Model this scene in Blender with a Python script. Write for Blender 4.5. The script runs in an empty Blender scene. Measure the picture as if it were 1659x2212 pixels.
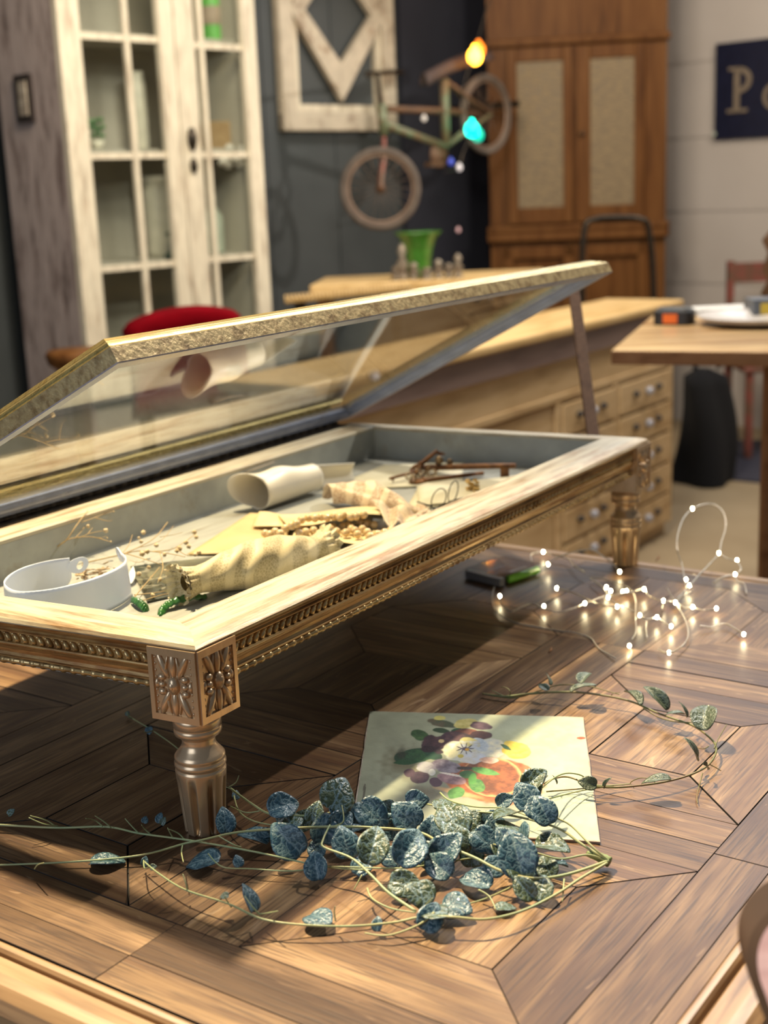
import bpy, bmesh, math, random
import numpy as np
from mathutils import Vector, Matrix, noise
random.seed(7)
C = bpy.context.scene.collection
PI = math.pi
V = Vector
# ---------------------------------------------------------------- camera (measured from the photograph)
FPX = 2880.3
PITCH, ROLL = .23992, -.0411
TZ = .76                                   # height of the parquet table top above the floor
CAM = V((0, 0, TZ + .6489))
_w = V((0, math.cos(PITCH), -math.sin(PITCH))); _r0 = V((1, 0, 0)); _u0 = V((0, math.sin(PITCH), math.cos(PITCH)))
_r = _r0*math.cos(ROLL) + _u0*math.sin(ROLL); _u = -_r0*math.sin(ROLL) + _u0*math.cos(ROLL)
cd = bpy.data.cameras.new('camera'); cam = bpy.data.objects.new('camera', cd); C.objects.link(cam)
cam.matrix_world = Matrix(((_r.x, _u.x, -_w.x, CAM.x), (_r.y, _u.y, -_w.y, CAM.y), (_r.z, _u.z, -_w.z, CAM.z), (0, 0, 0, 1)))
cd.sensor_fit = 'HORIZONTAL'; cd.sensor_width = 36; cd.lens = FPX/1659*36
cd.clip_start = .05; cd.clip_end = 60
cd.dof.use_dof = True; cd.dof.focus_distance = 1.42; cd.dof.aperture_fstop = 6.2
bpy.context.scene.camera = cam
sc = bpy.context.scene
sc.view_settings.view_transform = 'Standard'; sc.view_settings.look = 'None'
sc.view_settings.gamma = 1; sc.view_settings.use_curve_mapping = False
sc.view_settings.exposure = .15
sc.cycles.max_bounces = 8; sc.cycles.transparent_max_bounces = 12
# ---------------------------------------------------------------- light
w = bpy.data.worlds.new('world'); sc.world = w; w.use_nodes = True
w.node_tree.nodes['Background'].inputs[0].default_value = (.74, .86, 1, 1)
w.node_tree.nodes['Background'].inputs[1].default_value = .12
def lamp(name, kind, loc, target, power, color, size=.1, spot=None, blend=.3, size_y=None):
    d = bpy.data.lights.new(name, kind); o = bpy.data.objects.new(name, d); C.objects.link(o)
    o.location = loc; o.rotation_euler = (V(target) - V(loc)).to_track_quat('-Z', 'Y').to_euler()
    d.energy = power; d.color = color
    if kind == 'AREA':
        d.size = size
        if size_y: d.shape = 'RECTANGLE'; d.size_y = size_y
    elif kind == 'SPOT': d.shadow_soft_size = size; d.spot_size = spot; d.spot_blend = blend
    elif kind == 'POINT': d.shadow_soft_size = size
    else: d.angle = size
    return o
# ceiling spots over the table: one behind it, one to its right
T0 = V((.1, 1.5, TZ))
def P_floor(px, py):
    d = (_w*FPX + _r*(px - 829.5) - _u*(py - 1106)); return CAM + d*((TZ - CAM.z)/d.z)
lamp('ceiling_spot_behind', 'SPOT', (-.70, 2.33, TZ + 2.6), tuple(P_floor(150, 1950)), 1020, (1, .80, .50), .045, math.radians(54), 1)
lamp('ceiling_spot_right', 'SPOT', (1.70, 3.0, TZ + 2.6), (.15, 1.5, TZ), 300, (1, .95, .87), .035, math.radians(75), .5)
lamp('window_left', 'AREA', (-2.6, -1.2, 2.2), (0, 1.6, .9), 44, (.70, .82, 1), 2.2)
lamp('table_sheen_fill', 'AREA', (1.5, 5.4, 3.6), (.3, 1.6, .8), 60, (.88, .93, 1), 2.4)  # unseen fill added to give the table its cool sheen
lamp('background_fill_warm', 'AREA', (-.2, 3.4, 3.2), (.4, 6.0, .9), 75, (1, .84, .62), 1.0)  # unseen warm fill added to light the background
lamp('corner_fill', 'AREA', (2.2, 5.0, 3.1), (1.4, 7.2, 1.2), 34, (1, .86, .7), .8)  # unseen fill added to brighten the room corner
lamp('cabinet_fill', 'AREA', (.3, 3.2, 2.6), (-.9, 5.3, 1.6), 42, (1, .93, .8), .5)  # unseen fill added to brighten the glazed cabinet
lamp('shop_spot_bicycle', 'SPOT', (2.0, 5.3, 2.2), (-.05, 6.4, 1.4), 90, (1, .93, .82), .03, math.radians(50), .6)
# ---------------------------------------------------------------- pixels of the photograph -> points of the place
def ray(px, py): return (_w*FPX + _r*(px - 829.5) - _u*(py - 1106)).normalized()
def P(px, py, h=0):                        # point seen at a pixel, h above the table top
    d = ray(px, py); return CAM + d*((TZ + h - CAM.z)/d.z)
def PY(px, py, y):                         # point seen at a pixel, y metres ahead
    d = ray(px, py); return CAM + d*(y/d.y)
def PP(px, py, o, n):                      # point seen at a pixel on the plane (o, n)
    d = ray(px, py); return CAM + d*((V(o) - CAM).dot(V(n))/d.dot(V(n)))
# display case frame
YAW, SK = .98388, .1
CO = V((-.1915, 1.2473, TZ)); KU = V((math.cos(YAW), math.sin(YAW), 0)); KV = V((-math.sin(YAW + SK), math.cos(YAW + SK), 0))
def K(u, v, z=0): return CO + KU*u + KV*v + V((0, 0, z))
# table frame
TY = .958; TU = V((math.cos(TY), math.sin(TY), 0)); TV = V((-math.sin(TY), math.cos(TY), 0))
def T(s, t, z=0): return TU*s + TV*t + V((0, 0, TZ + z))

# ---------------------------------------------------------------- mesh building
ORG = {}
class MB:
    def __init__(s): s.v = []; s.f = []; s.m = []; s.sm = []; s.mi = 0; s.smooth = False; s.uv = {}; s.col = {}
    def add(s, vs, fs, smooth=None):
        b = len(s.v); s.v += [V(p) for p in vs]
        for f in fs: s.f.append([b + i for i in f]); s.m.append(s.mi); s.sm.append(s.smooth if smooth is None else smooth)
        return b
    def hexa(s, p):                        # eight corners: bottom loop, top loop
        s.add(p, [(3, 2, 1, 0), (4, 5, 6, 7), (0, 1, 5, 4), (1, 2, 6, 5), (2, 3, 7, 6), (3, 0, 4, 7)])
    def box(s, o, x, y, z):                # corner + three edge vectors
        o, x, y, z = V(o), V(x), V(y), V(z)
        s.hexa([o, o + x, o + x + y, o + y, o + z, o + x + z, o + x + y + z, o + y + z])
    def cbox(s, c, sx, sy, sz, rz=0, M=None):
        M = M or Matrix.Rotation(rz, 3, 'Z'); c = V(c)
        x, y, z = M @ V((sx, 0, 0)), M @ V((0, sy, 0)), M @ V((0, 0, sz))
        s.box(c - x/2 - y/2 - z/2, x, y, z)
    def prism(s, pts, z):                  # polygon extruded by vector z
        n = len(pts); z = V(z)
        s.add([V(p) for p in pts] + [V(p) + z for p in pts], [tuple(range(n))[::-1], tuple(range(n, 2*n))] + [(i, (i + 1) % n, n + (i + 1) % n, n + i) for i in range(n)])
    def ell(s, c, rx, ry=None, rz=None, M=None, n=10, k=6):
        ry = ry or rx; rz = rz or rx; c = V(c); vs = [c + (M @ V((0, 0, rz)) if M else V((0, 0, rz)))]
        for j in range(1, k):
            a = PI*j/k
            for i in range(n):
                b = 2*PI*i/n; q = V((rx*math.sin(a)*math.cos(b), ry*math.sin(a)*math.sin(b), rz*math.cos(a)))
                vs.append(c + (M @ q if M else q))
        vs.append(c + (M @ V((0, 0, -rz)) if M else V((0, 0, -rz))))
        fs = [(0, 1 + i, 1 + (i + 1) % n) for i in range(n)]
        for j in range(k - 2):
            for i in range(n): a = 1 + j*n + i; b = 1 + j*n + (i + 1) % n; fs.append((a, a + n, b + n, b))
        L = len(vs) - 1; fs += [(L, 1 + (k - 2)*n + (i + 1) % n, 1 + (k - 2)*n + i) for i in range(n)]
        s.add(vs, fs, True)
    def tube(s, pts, r, n=8, closed=False, cap=True, flat=1):
        pts = [V(p) for p in pts]; N = len(pts); R = r if hasattr(r, '__len__') else [r]*N
        vs = []; up = None
        for i in range(N):
            a = pts[(i - 1) % N] if (closed or i > 0) else pts[i]; b = pts[(i + 1) % N] if (closed or i < N - 1) else pts[i]
            t = (b - a).normalized() if (b - a).length > 1e-9 else V((0, 0, 1))
            if up is None: up = V((0, 0, 1)) if abs(t.z) < .9 else V((1, 0, 0))
            x = t.cross(up)
            if x.length < 1e-6: x = t.orthogonal()
            x.normalize(); y = x.cross(t).normalized(); up = y
            for k in range(n): q = 2*PI*k/n; vs.append(pts[i] + x*R[i]*math.cos(q) + y*R[i]*flat*math.sin(q))
        fs = []
        for i in range(N if closed else N - 1):
            for k in range(n):
                a = i*n + k; b = i*n + (k + 1) % n; c2 = ((i + 1) % N)*n
                fs.append((a, b, c2 + (k + 1) % n, c2 + k))
        if cap and not closed: fs += [tuple(range(n))[::-1], tuple(range((N - 1)*n, N*n))]
        s.add(vs, fs, True)
    def lathe(s, c, prof, n=24, fl=None, M=None):  # prof: (r, z); fl(a, r, z) -> r
        vs = []
        for r, z in prof:
            for i in range(n):
                a = 2*PI*i/n; q = fl(a, r, z) if fl else r
                p = V((q*math.cos(a), q*math.sin(a), z)); vs.append(V(c) + (M @ p if M else p))
        fs = []
        for j in range(len(prof) - 1):
            for i in range(n): a = j*n + i; b = j*n + (i + 1) % n; fs.append((a, b, b + n, a + n))
        fs += [tuple(range(n))[::-1], tuple(range((len(prof) - 1)*n, len(prof)*n))]
        s.add(vs, fs, True)
    def grid(s, fn, nu, nv, closed_u=False, smooth=True):
        vs = [fn(i/(nu if closed_u else nu - 1), j/(nv - 1)) for j in range(nv) for i in range(nu)]; fs = []
        for j in range(nv - 1):
            for i in range(nu if closed_u else nu - 1): a = j*nu + i; b = j*nu + (i + 1) % nu; fs.append((a, b, b + nu, a + nu))
        s.add(vs, fs, smooth)
    def sheet(s, fn, nu, nv, th):          # a surface with real thickness
        g = [[V(fn(i/(nu - 1), j/(nv - 1))) for i in range(nu)] for j in range(nv)]; nn = []
        for j in range(nv):
            for i in range(nu):
                a = g[j][min(i + 1, nu - 1)] - g[j][max(i - 1, 0)]; b = g[min(j + 1, nv - 1)][i] - g[max(j - 1, 0)][i]
                q = a.cross(b); nn.append(q.normalized() if q.length > 1e-12 else V((0, 0, 1)))
        A = [g[j][i] + nn[j*nu + i]*th/2 for j in range(nv) for i in range(nu)]; B = [g[j][i] - nn[j*nu + i]*th/2 for j in range(nv) for i in range(nu)]
        o = nu*nv; fs = []
        for j in range(nv - 1):
            for i in range(nu - 1): a = j*nu + i; fs += [(a, a + 1, a + 1 + nu, a + nu), (o + a + nu, o + a + nu + 1, o + a + 1, o + a)]
        for i in range(nu - 1): a = i; b = (nv - 1)*nu + i; fs += [(a, o + a, o + a + 1, a + 1), (b + 1, o + b + 1, o + b, b)]
        for j in range(nv - 1): a = j*nu; b = j*nu + nu - 1; fs += [(a + nu, o + a + nu, o + a, a), (b, o + b, o + b + nu, b + nu)]
        s.add(A + B, fs, True)
    def build(s, name, mats, parent=None, loc=None, bevel=0):
        me = bpy.data.meshes.new(name); o = bpy.data.objects.new(name, me); C.objects.link(o)
        if not isinstance(mats, (list, tuple)): mats = [mats]
        if parent is not None: org = ORG[parent.name_full]; o.parent = parent
        else:
            if loc is None:
                xs = [p.x for p in s.v]; ys = [p.y for p in s.v]; loc = V(((min(xs) + max(xs))/2, (min(ys) + max(ys))/2, min(p.z for p in s.v)))
            org = V(loc); o.location = org
        ORG[o.name_full] = org
        me.from_pydata([tuple(p - org) for p in s.v], [], s.f)
        for m in mats: me.materials.append(m)
        me.polygons.foreach_set('material_index', s.m); me.polygons.foreach_set('use_smooth', s.sm)
        if s.uv:
            L = me.uv_layers.new(name='grain')
            for p in me.polygons:
                if p.index in s.uv:
                    for li, q in zip(p.loop_indices, s.uv[p.index]): L.data[li].uv = q
        me.validate(); me.update()
        bm = bmesh.new(); bm.from_mesh(me); bmesh.ops.recalc_face_normals(bm, faces=bm.faces); bm.to_mesh(me); bm.free()
        if bevel:
            b = o.modifiers.new('bevel', 'BEVEL'); b.width = bevel; b.segments = 2; b.limit_method = 'ANGLE'; b.angle_limit = .6
        return o
def thing(name, label, cat, loc, group=None):
    o = bpy.data.objects.new(name, None); C.objects.link(o); o.location = loc; o.empty_display_size = .02
    ORG[o.name_full] = V(loc); return tag(o, label, cat, group)
def tag(o, label, cat, group=None, kind=None):
    o['label'] = label; o['category'] = cat
    if group: o['group'] = group
    if kind: o['kind'] = kind
    return o
def struct(o): o['kind'] = 'structure'; return o
def spline(pts, k=6, closed=False):
    pts = [V(p) for p in pts]; n = len(pts); out = []
    for i in range(n if closed else n - 1):
        g = lambda j: pts[j % n] if closed else pts[max(0, min(n - 1, j))]
        a, b, c, d = g(i - 1), g(i), g(i + 1), g(i + 2)
        for q in range(k):
            t = q/k; out.append(.5*((2*b) + (c - a)*t + (2*a - 5*b + 4*c - d)*t*t + (3*b - a - 3*c + d)*t**3))
    if not closed: out.append(pts[-1])
    return out
def smooth_path(pts, k=5): return spline(pts, k)

# ---------------------------------------------------------------- materials
def nt(name):
    m = bpy.data.materials.new(name); m.use_nodes = True; t = m.node_tree; b = t.nodes['Principled BSDF']; return m, t, b
def N(t, ty, **kw):
    n = t.nodes.new(ty)
    for k, v in kw.items():
        if k.startswith('i_'): n.inputs[k[2:].replace('_', ' ')].default_value = v
        else: setattr(n, k, v)
    return n
def ramp(t, src, stops):
    r = t.nodes.new('ShaderNodeValToRGB'); e = r.color_ramp.elements
    while len(e) < len(stops): e.new(.5)
    for i, (p, c) in enumerate(stops):
        e[i].position = p; e[i].color = (*c, 1) if len(c) == 3 else c
    t.links.new(src, r.inputs[0]); return r.outputs[0]
def coords(t, scale=(1, 1, 1), kind='Object', rot=(0, 0, 0)):
    tc = N(t, 'ShaderNodeTexCoord'); mp = N(t, 'ShaderNodeMapping'); mp.inputs['Scale'].default_value = scale; src = tc.outputs[kind]
    if rot != (0, 0, 0):                                       # turn into the wood's own axes first, then stretch
        m0 = N(t, 'ShaderNodeMapping'); m0.inputs['Rotation'].default_value = rot; t.links.new(src, m0.inputs[0]); src = m0.outputs[0]
    t.links.new(src, mp.inputs[0]); return mp.outputs[0]
def mixc(t, f, a, b, mode='MIX'):
    n = N(t, 'ShaderNodeMix', data_type='RGBA', blend_type=mode)
    for i, x in ((0, f), (6, a), (7, b)):
        if hasattr(x, 'is_output'): t.links.new(x, n.inputs[i])
        else: n.inputs[i].default_value = x if i == 0 else (*x, 1)
    return n.outputs[2]
def bump(t, b, h, s=.2, d=.002):
    n = N(t, 'ShaderNodeBump'); n.inputs['Strength'].default_value = s; n.inputs['Distance'].default_value = d
    t.links.new(h, n.inputs['Height']); t.links.new(n.outputs[0], b.inputs['Normal'])
def mplain(name, c, rough=.5, metal=0, c2=None, sc_=20, em=None, es=0, coat=0, bmp=0, alpha=1, sheen=0):
    m, t, b = nt(name); b.inputs['Roughness'].default_value = rough; b.inputs['Metallic'].default_value = metal
    b.inputs['Base Color'].default_value = (*c, 1); b.inputs['Coat Weight'].default_value = coat
    nz = N(t, 'ShaderNodeTexNoise'); nz.inputs['Scale'].default_value = sc_; nz.inputs['Detail'].default_value = 5
    t.links.new(coords(t), nz.inputs[0])
    c2 = c2 or tuple(x*.8 for x in c)
    t.links.new(ramp(t, nz.outputs[0], [(.35, c2), (.65, c)]), b.inputs['Base Color'])
    if bmp: bump(t, b, nz.outputs[0], bmp, .002)
    if em: b.inputs['Emission Color'].default_value = (*em, 1); b.inputs['Emission Strength'].default_value = es
    if sheen: b.inputs['Sheen Weight'].default_value = sheen
    return m
def mwood_(*a, **k):
    m = mwood(*a, **k); m.node_tree.nodes['Principled BSDF'].inputs['Specular IOR Level'].default_value = .1; return m
def mwood(name, c1, c2, c3, stretch=(1, 14, 14), scale=9, rough=.45, rot=(0, 0, 0), bmp=.15, coat=0):
    m, t, b = nt(name); b.inputs['Roughness'].default_value = rough; b.inputs['Coat Weight'].default_value = coat
    co = coords(t, stretch, 'Object', rot)
    n1 = N(t, 'ShaderNodeTexNoise'); n1.inputs['Scale'].default_value = scale; n1.inputs['Detail'].default_value = 6; n1.inputs['Distortion'].default_value = .4
    n2 = N(t, 'ShaderNodeTexNoise'); n2.inputs['Scale'].default_value = scale*.25; n2.inputs['Detail'].default_value = 2
    t.links.new(co, n1.inputs[0]); t.links.new(co, n2.inputs[0])
    a = ramp(t, n1.outputs[0], [(.3, c3), (.48, c1), (.7, c2)])
    t.links.new(mixc(t, ramp(t, n2.outputs[0], [(.4, (0, 0, 0)), (.65, (.6, .6, .6))]), a, c2), b.inputs['Base Color'])
    bump(t, b, n1.outputs[0], bmp, .002); return m
def mworn(name, paint, under, amount=.5, scale=14, rough=.55, metal_u=0, metal_p=0, stretch=(1, 1, 1), bmp=.2, rough_u=.45, detail=8, soft=.06, rot=(0, 0, 0)):
    m, t, b = nt(name); co = coords(t, stretch, 'Object', rot)
    n1 = N(t, 'ShaderNodeTexNoise'); n1.inputs['Scale'].default_value = scale; n1.inputs['Detail'].default_value = detail; n1.inputs['Roughness'].default_value = .65
    t.links.new(co, n1.inputs[0]); f = ramp(t, n1.outputs[0], [(amount - soft, (0, 0, 0)), (amount + soft, (1, 1, 1))])
    n2 = N(t, 'ShaderNodeTexNoise'); n2.inputs['Scale'].default_value = scale*2.3; n2.inputs['Detail'].default_value = 4; t.links.new(co, n2.inputs[0])
    pa = ramp(t, n2.outputs[0], [(.3, tuple(x*.78 for x in paint)), (.7, paint)]); ua = ramp(t, n2.outputs[0], [(.3, tuple(x*.6 for x in under)), (.7, under)])
    t.links.new(mixc(t, f, ua, pa), b.inputs['Base Color'])
    for inp, x, y in (('Metallic', metal_u, metal_p), ('Roughness', rough_u, rough)):
        mr = N(t, 'ShaderNodeMapRange'); mr.inputs['To Min'].default_value = x; mr.inputs['To Max'].default_value = y
        t.links.new(f, mr.inputs[0]); t.links.new(mr.outputs[0], b.inputs[inp])
    bump(t, b, n2.outputs[0], bmp, .0015); return m
def mglass(name, tint=(1, 1, 1), ior=1.5, rough=0.0):
    m = bpy.data.materials.new(name); m.use_nodes = True; t = m.node_tree; t.nodes.clear()
    o = N(t, 'ShaderNodeOutputMaterial'); g = N(t, 'ShaderNodeBsdfGlossy'); g.inputs['Roughness'].default_value = rough
    tr = N(t, 'ShaderNodeBsdfTransparent'); tr.inputs[0].default_value = (*tint, 1); f0 = ((ior - 1)/(ior + 1))**2; ge = N(t, 'ShaderNodeNewGeometry'); dt = N(t, 'ShaderNodeVectorMath', operation='DOT_PRODUCT'); t.links.new(ge.outputs['Incoming'], dt.inputs[0]); t.links.new(ge.outputs['Normal'], dt.inputs[1])
    ab = N(t, 'ShaderNodeMath', operation='ABSOLUTE'); t.links.new(dt.outputs['Value'], ab.inputs[0]); om = N(t, 'ShaderNodeMath', operation='SUBTRACT'); om.inputs[0].default_value = 1; t.links.new(ab.outputs[0], om.inputs[1])
    pw = N(t, 'ShaderNodeMath', operation='POWER'); pw.inputs[1].default_value = 5; t.links.new(om.outputs[0], pw.inputs[0]); fr = N(t, 'ShaderNodeMath', operation='MULTIPLY_ADD'); fr.inputs[1].default_value = 1 - f0; fr.inputs[2].default_value = f0; t.links.new(pw.outputs[0], fr.inputs[0])   # Schlick reflectance of a thin pane
    mx = N(t, 'ShaderNodeMixShader'); t.links.new(fr.outputs[0], mx.inputs[0]); t.links.new(tr.outputs[0], mx.inputs[1]); t.links.new(g.outputs[0], mx.inputs[2])
    t.links.new(mx.outputs[0], o.inputs[0]); return m
def mparquet():
    m, t, b = nt('oak_parquet'); tc = N(t, 'ShaderNodeUVMap'); tc.uv_map = 'grain'
    def mp(s):
        q = N(t, 'ShaderNodeMapping'); q.inputs['Scale'].default_value = s; t.links.new(tc.outputs[0], q.inputs[0]); return q.outputs[0]
    def nz(s, sc_, d, dist=0):
        q = N(t, 'ShaderNodeTexNoise'); q.inputs['Scale'].default_value = sc_; q.inputs['Detail'].default_value = d; q.inputs['Distortion'].default_value = dist
        t.links.new(mp(s), q.inputs[0]); return q.outputs[0]
    big = nz((2, 9, 1), 2.2, 3, .6); fine = nz((9, 260, 1), 1.5, 5); mid = nz((3, 42, 1), 1.6, 5, .8); fleck = nz((14, 60, 1), 1.3, 2, 1.2)
    vor = N(t, 'ShaderNodeTexWhiteNoise', noise_dimensions='2D'); sn = N(t, 'ShaderNodeVectorMath', operation='SNAP'); sn.inputs[1].default_value = (10, 10, 10)
    t.links.new(tc.outputs[0], sn.inputs[0]); t.links.new(sn.outputs[0], vor.inputs[0])
    base = ramp(t, big, [(.3, (.115, .060, .026)), (.5, (.21, .125, .058)), (.72, (.35, .225, .118))])
    base = mixc(t, ramp(t, mid, [(.35, (.85,)*3), (.62, (0, 0, 0))]), base, (.085, .040, .020))
    base = mixc(t, ramp(t, fine, [(.36, (.75,)*3), (.5, (0, 0, 0))]), base, (.055, .03, .018))
    base = mixc(t, ramp(t, fleck, [(.68, (0, 0, 0)), (.73, (.35,)*3)]), base, (.42, .29, .17))
    tone = ramp(t, vor.outputs[0], [(0, (.5, .44, .42)), (.35, (.8, .76, .74)), (.7, (1.0, .97, .94)), (1, (1.2, 1.22, 1.25))])
    t.links.new(mixc(t, 1.0, base, tone, 'MULTIPLY'), b.inputs['Base Color'])
    b.inputs['Roughness'].default_value = .42; b.inputs['Specular IOR Level'].default_value = .3; b.inputs['Coat Weight'].default_value = .13; b.inputs['Coat Roughness'].default_value = .22
    bump(t, b, fine, .35, .0008); return m

M = {}
M['parquet'] = mparquet()
M['gap'] = mplain('dark_gap', (.012, .008, .006), .8)
M['oak_edge'] = mwood('oak_edge', (.26, .15, .068), (.37, .235, .12), (.12, .06, .026), (1.2, 22, 22), 6, .4, rot=(0, 0, -TY), coat=.2)
M['oak_edge2'] = mwood('oak_edge_crosswise', (.26, .15, .068), (.37, .235, .12), (.12, .06, .026), (22, 1.2, 22), 6, .4, rot=(0, 0, -TY), coat=.2)
M['gold'] = mworn('worn_gold', (.62, .43, .19), (.34, .20, .07), .45, 22, .3, .55, .7, (1, 1, 1), .25, .4)
M['gold_rail'] = mworn('worn_gold_rail', (.64, .42, .18), (.36, .18, .06), .44, 5, .28, .45, .6, (1.5, 14, 14), .15, .42, rot=(0, 0, -YAW))
M['gold_leg'] = mworn('rosy_gold', (.68, .48, .29), (.50, .32, .17), .42, 9, .28, .55, .7, (1, 1, .5), .2, .36)
M['rimend'] = mworn('whitewashed_gold_ends', (.52, .46, .34), (.33, .20, .09), .42, 4, .5, .2, .05, (16, 1.5, 16), .3, .4, soft=.1, rot=(0, 0, -YAW))
M['rimedge2'] = mworn('rubbed_rim_edge_ends', (.56, .46, .30), (.30, .17, .07), .47, 5, .4, .3, .3, (16, 1.5, 16), .3, .4, soft=.12, rot=(0, 0, -YAW))
M['gold_rail2'] = mworn('worn_gold_rail_ends', (.60, .38, .15), (.34, .16, .05), .46, 5, .28, .45, .6, (14, 1.5, 14), .15, .42, rot=(0, 0, -YAW))
M['rimedge'] = mworn('rubbed_rim_edge', (.56, .46, .30), (.30, .17, .07), .47, 5, .4, .3, .3, (1.5, 16, 16), .3, .4, soft=.12, rot=(0, 0, -YAW))
M['rim'] = mworn('whitewashed_gold', (.52, .46, .34), (.33, .20, .09), .42, 4, .5, .2, .05, (1.5, 16, 16), .3, .4, soft=.1, rot=(0, 0, -YAW))
M['liner'] = mworn('grey_green_paint', (.36, .37, .34), (.30, .27, .2), .34, 10, .5, 0, 0, (1, 1, 1), .1)
M['trayfloor'] = mworn('grey_paint_floor', (.35, .345, .30), (.24, .2, .14), .36, 6, .5, 0, 0, (1, 8, 1), .15, rot=(0, 0, -YAW))
M['lidgold'] = mworn('crackled_lid_gold', (.56, .42, .20), (.22, .12, .04), .42, 70, .34, .3, .4, (1, 1, 1), .4, .3, soft=.14)
M['lidtop'] = mworn('bright_lid_gold', (.80, .60, .22), (.5, .33, .1), .42, 8, .25, .9, .9, (1.5, 14, 14), .3, .3, soft=.1, rot=(0, 0, -YAW))
M['lidunder'] = mworn('lid_paint_blue_reflection', (.38, .44, .62), (.24, .25, .32), .36, 14, .22, .1, .1, (1, 1, 1), .2)  # blue of reflected daylight put into the underside colour
M['glass'] = mglass('pane_glass', (.97, .98, .97), 2.15)
M['hinge'] = mplain('black_hinge', (.02, .017, .015), .35, .8, (.06, .045, .03), 120)
M['stick'] = mwood_('stick_wood', (.075, .036, .018), (.1, .05, .025), (.05, .022, .01), (14, 14, 1), 8, .6)
# ================================================================ the room
DW = V((.695, .719, 0)); DN = V((.719, -.695, 0))            # along the dark wall / out of it into the room
W0 = V((-1.52, 5.34, 0)); CORN = W0 + DW*4.0
M['floor'] = mplain('tan_floor', (.33, .25, .15), .6, 0, (.27, .2, .115), 3)
M['darkwall'] = mplain('slate_wall', (.040, .045, .046), .6, 0, (.033, .038, .039), 4)
M['whitewall'] = mplain('white_boards', (.50, .45, .41), .65, 0, (.46, .41, .37), 2)
b = MB(); b.box((-6, -3, -.05), (14, 0, 0), (0, 15, 0), (0, 0, .05)); struct(b.build('floor', M['floor']))
b = MB(); b.box(W0 - DW*3.0 - DN*.12, DW*7.0, DN*.12, V((0, 0, 3.4)))
for k in range(16): b.box(W0 - DW*3 + DW*(.45*k) , DW*.012, DN*.006, V((0, 0, 3.4)))
struct(b.build('wall_left', M['darkwall']))
b = MB(); q0_ = PP(862, 300, W0, DN); a_ = (q0_ - W0).dot(DW); b.box(W0 + DW*a_ + DN*.001, DW*1.2, DN*.03, V((0, 0, 3.1))); struct(b.build('dark_panel_1', mplain('black_navy_panel', (.006, .007, .014), .7, 0, (.009, .01, .018), 5)))  # flat near-black panel added over this stretch of wall
b = MB()
for k in range(9):                                            # wide horizontal boards with a shadow gap
    b.box(CORN + V((0, 0, k*.40)), DN*6, DW*.12, V((0, 0, .394)))
b.box(CORN + DW*.01, DN*6, DW*.1, V((0, 0, 3.6)))
struct(b.build('wall_right', M['whitewall']))
def wl(px, py, off=0): return PP(px, py, W0 + DN*off, DN)     # a point on the dark wall
def wr(px, py, off=0): return PP(px, py, CORN - DW*off, DW)   # a point on the white wall

# ---------------------------------------------------------------- white glazed cabinet on the left
M['cab'] = mworn('flaking_white_paint', (.60, .53, .40), (.34, .25, .17), .38, 5, .6, 0, 0, (6, 6, 1), .3, soft=.12)
M['cabside'] = mworn('grey_brown_boards', (.40, .32, .29), (.22, .16, .14), .45, 4, .65, 0, 0, (5, 5, 1), .2)
M['cabin'] = mplain('cabinet_inside', (.42, .39, .32), .7, 0, (.36, .33, .27), 4)
M['cglass'] = mglass('cabinet_glass', (.93, .95, .94), 1.2)
HO = PY(148, 420, 5.0); HO.z = 0                               # near corner of the cabinet
HW = .925; HD = .40; HN = -DN                                  # width, depth, inwards
def Hc(a, d, z): return HO + DW*a + HN*d + V((0, 0, z))
cabt = thing('glazed_cabinet', 'tall weathered white cabinet with two glazed doors against the dark wall', 'cabinet', Hc(.5, .2, 0))
b = MB()
b.box(Hc(0, 0, .0), DW*.03, HN*HD, V((0, 0, 2.5))); b.build('side_panel', M['cabside'], cabt)
b = MB(); b.box(Hc(HW - .03, 0, .0), DW*.03, HN*HD, V((0, 0, 2.5))); b.build('side_panel', M['cabin'], cabt)
b = MB(); b.box(Hc(.03, HD - .02, 0), DW*(HW - .06), HN*.02, V((0, 0, 2.5))); b.build('back_panel', M['cabin'], cabt)
b = MB(); b.box(Hc(0, -.02, 2.5), DW*HW, HN*(HD + .02), V((0, 0, .08))); b.build('top', M['cab'], cabt)
b = MB(); b.box(Hc(.03, 0, 0), DW*(HW - .06), HN*(HD - .03), V((0, 0, .62))); b.build('plinth', M['cabin'], cabt)
def hz(px, py, d=0): return PP(px, py, HO + HN*d, DN)
for z in (.70, 1.14, 1.56, 1.98):
    b = MB(); b.box(Hc(.03, .06, z), DW*(HW - .06), HN*(HD - .09), V((0, 0, .022))); b.build('shelf', M['cabin'], cabt)
DZ0, DZ1 = .66, 2.46
def ha(px): q = hz(px, 400); return (q - HO).dot(DW)
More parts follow.
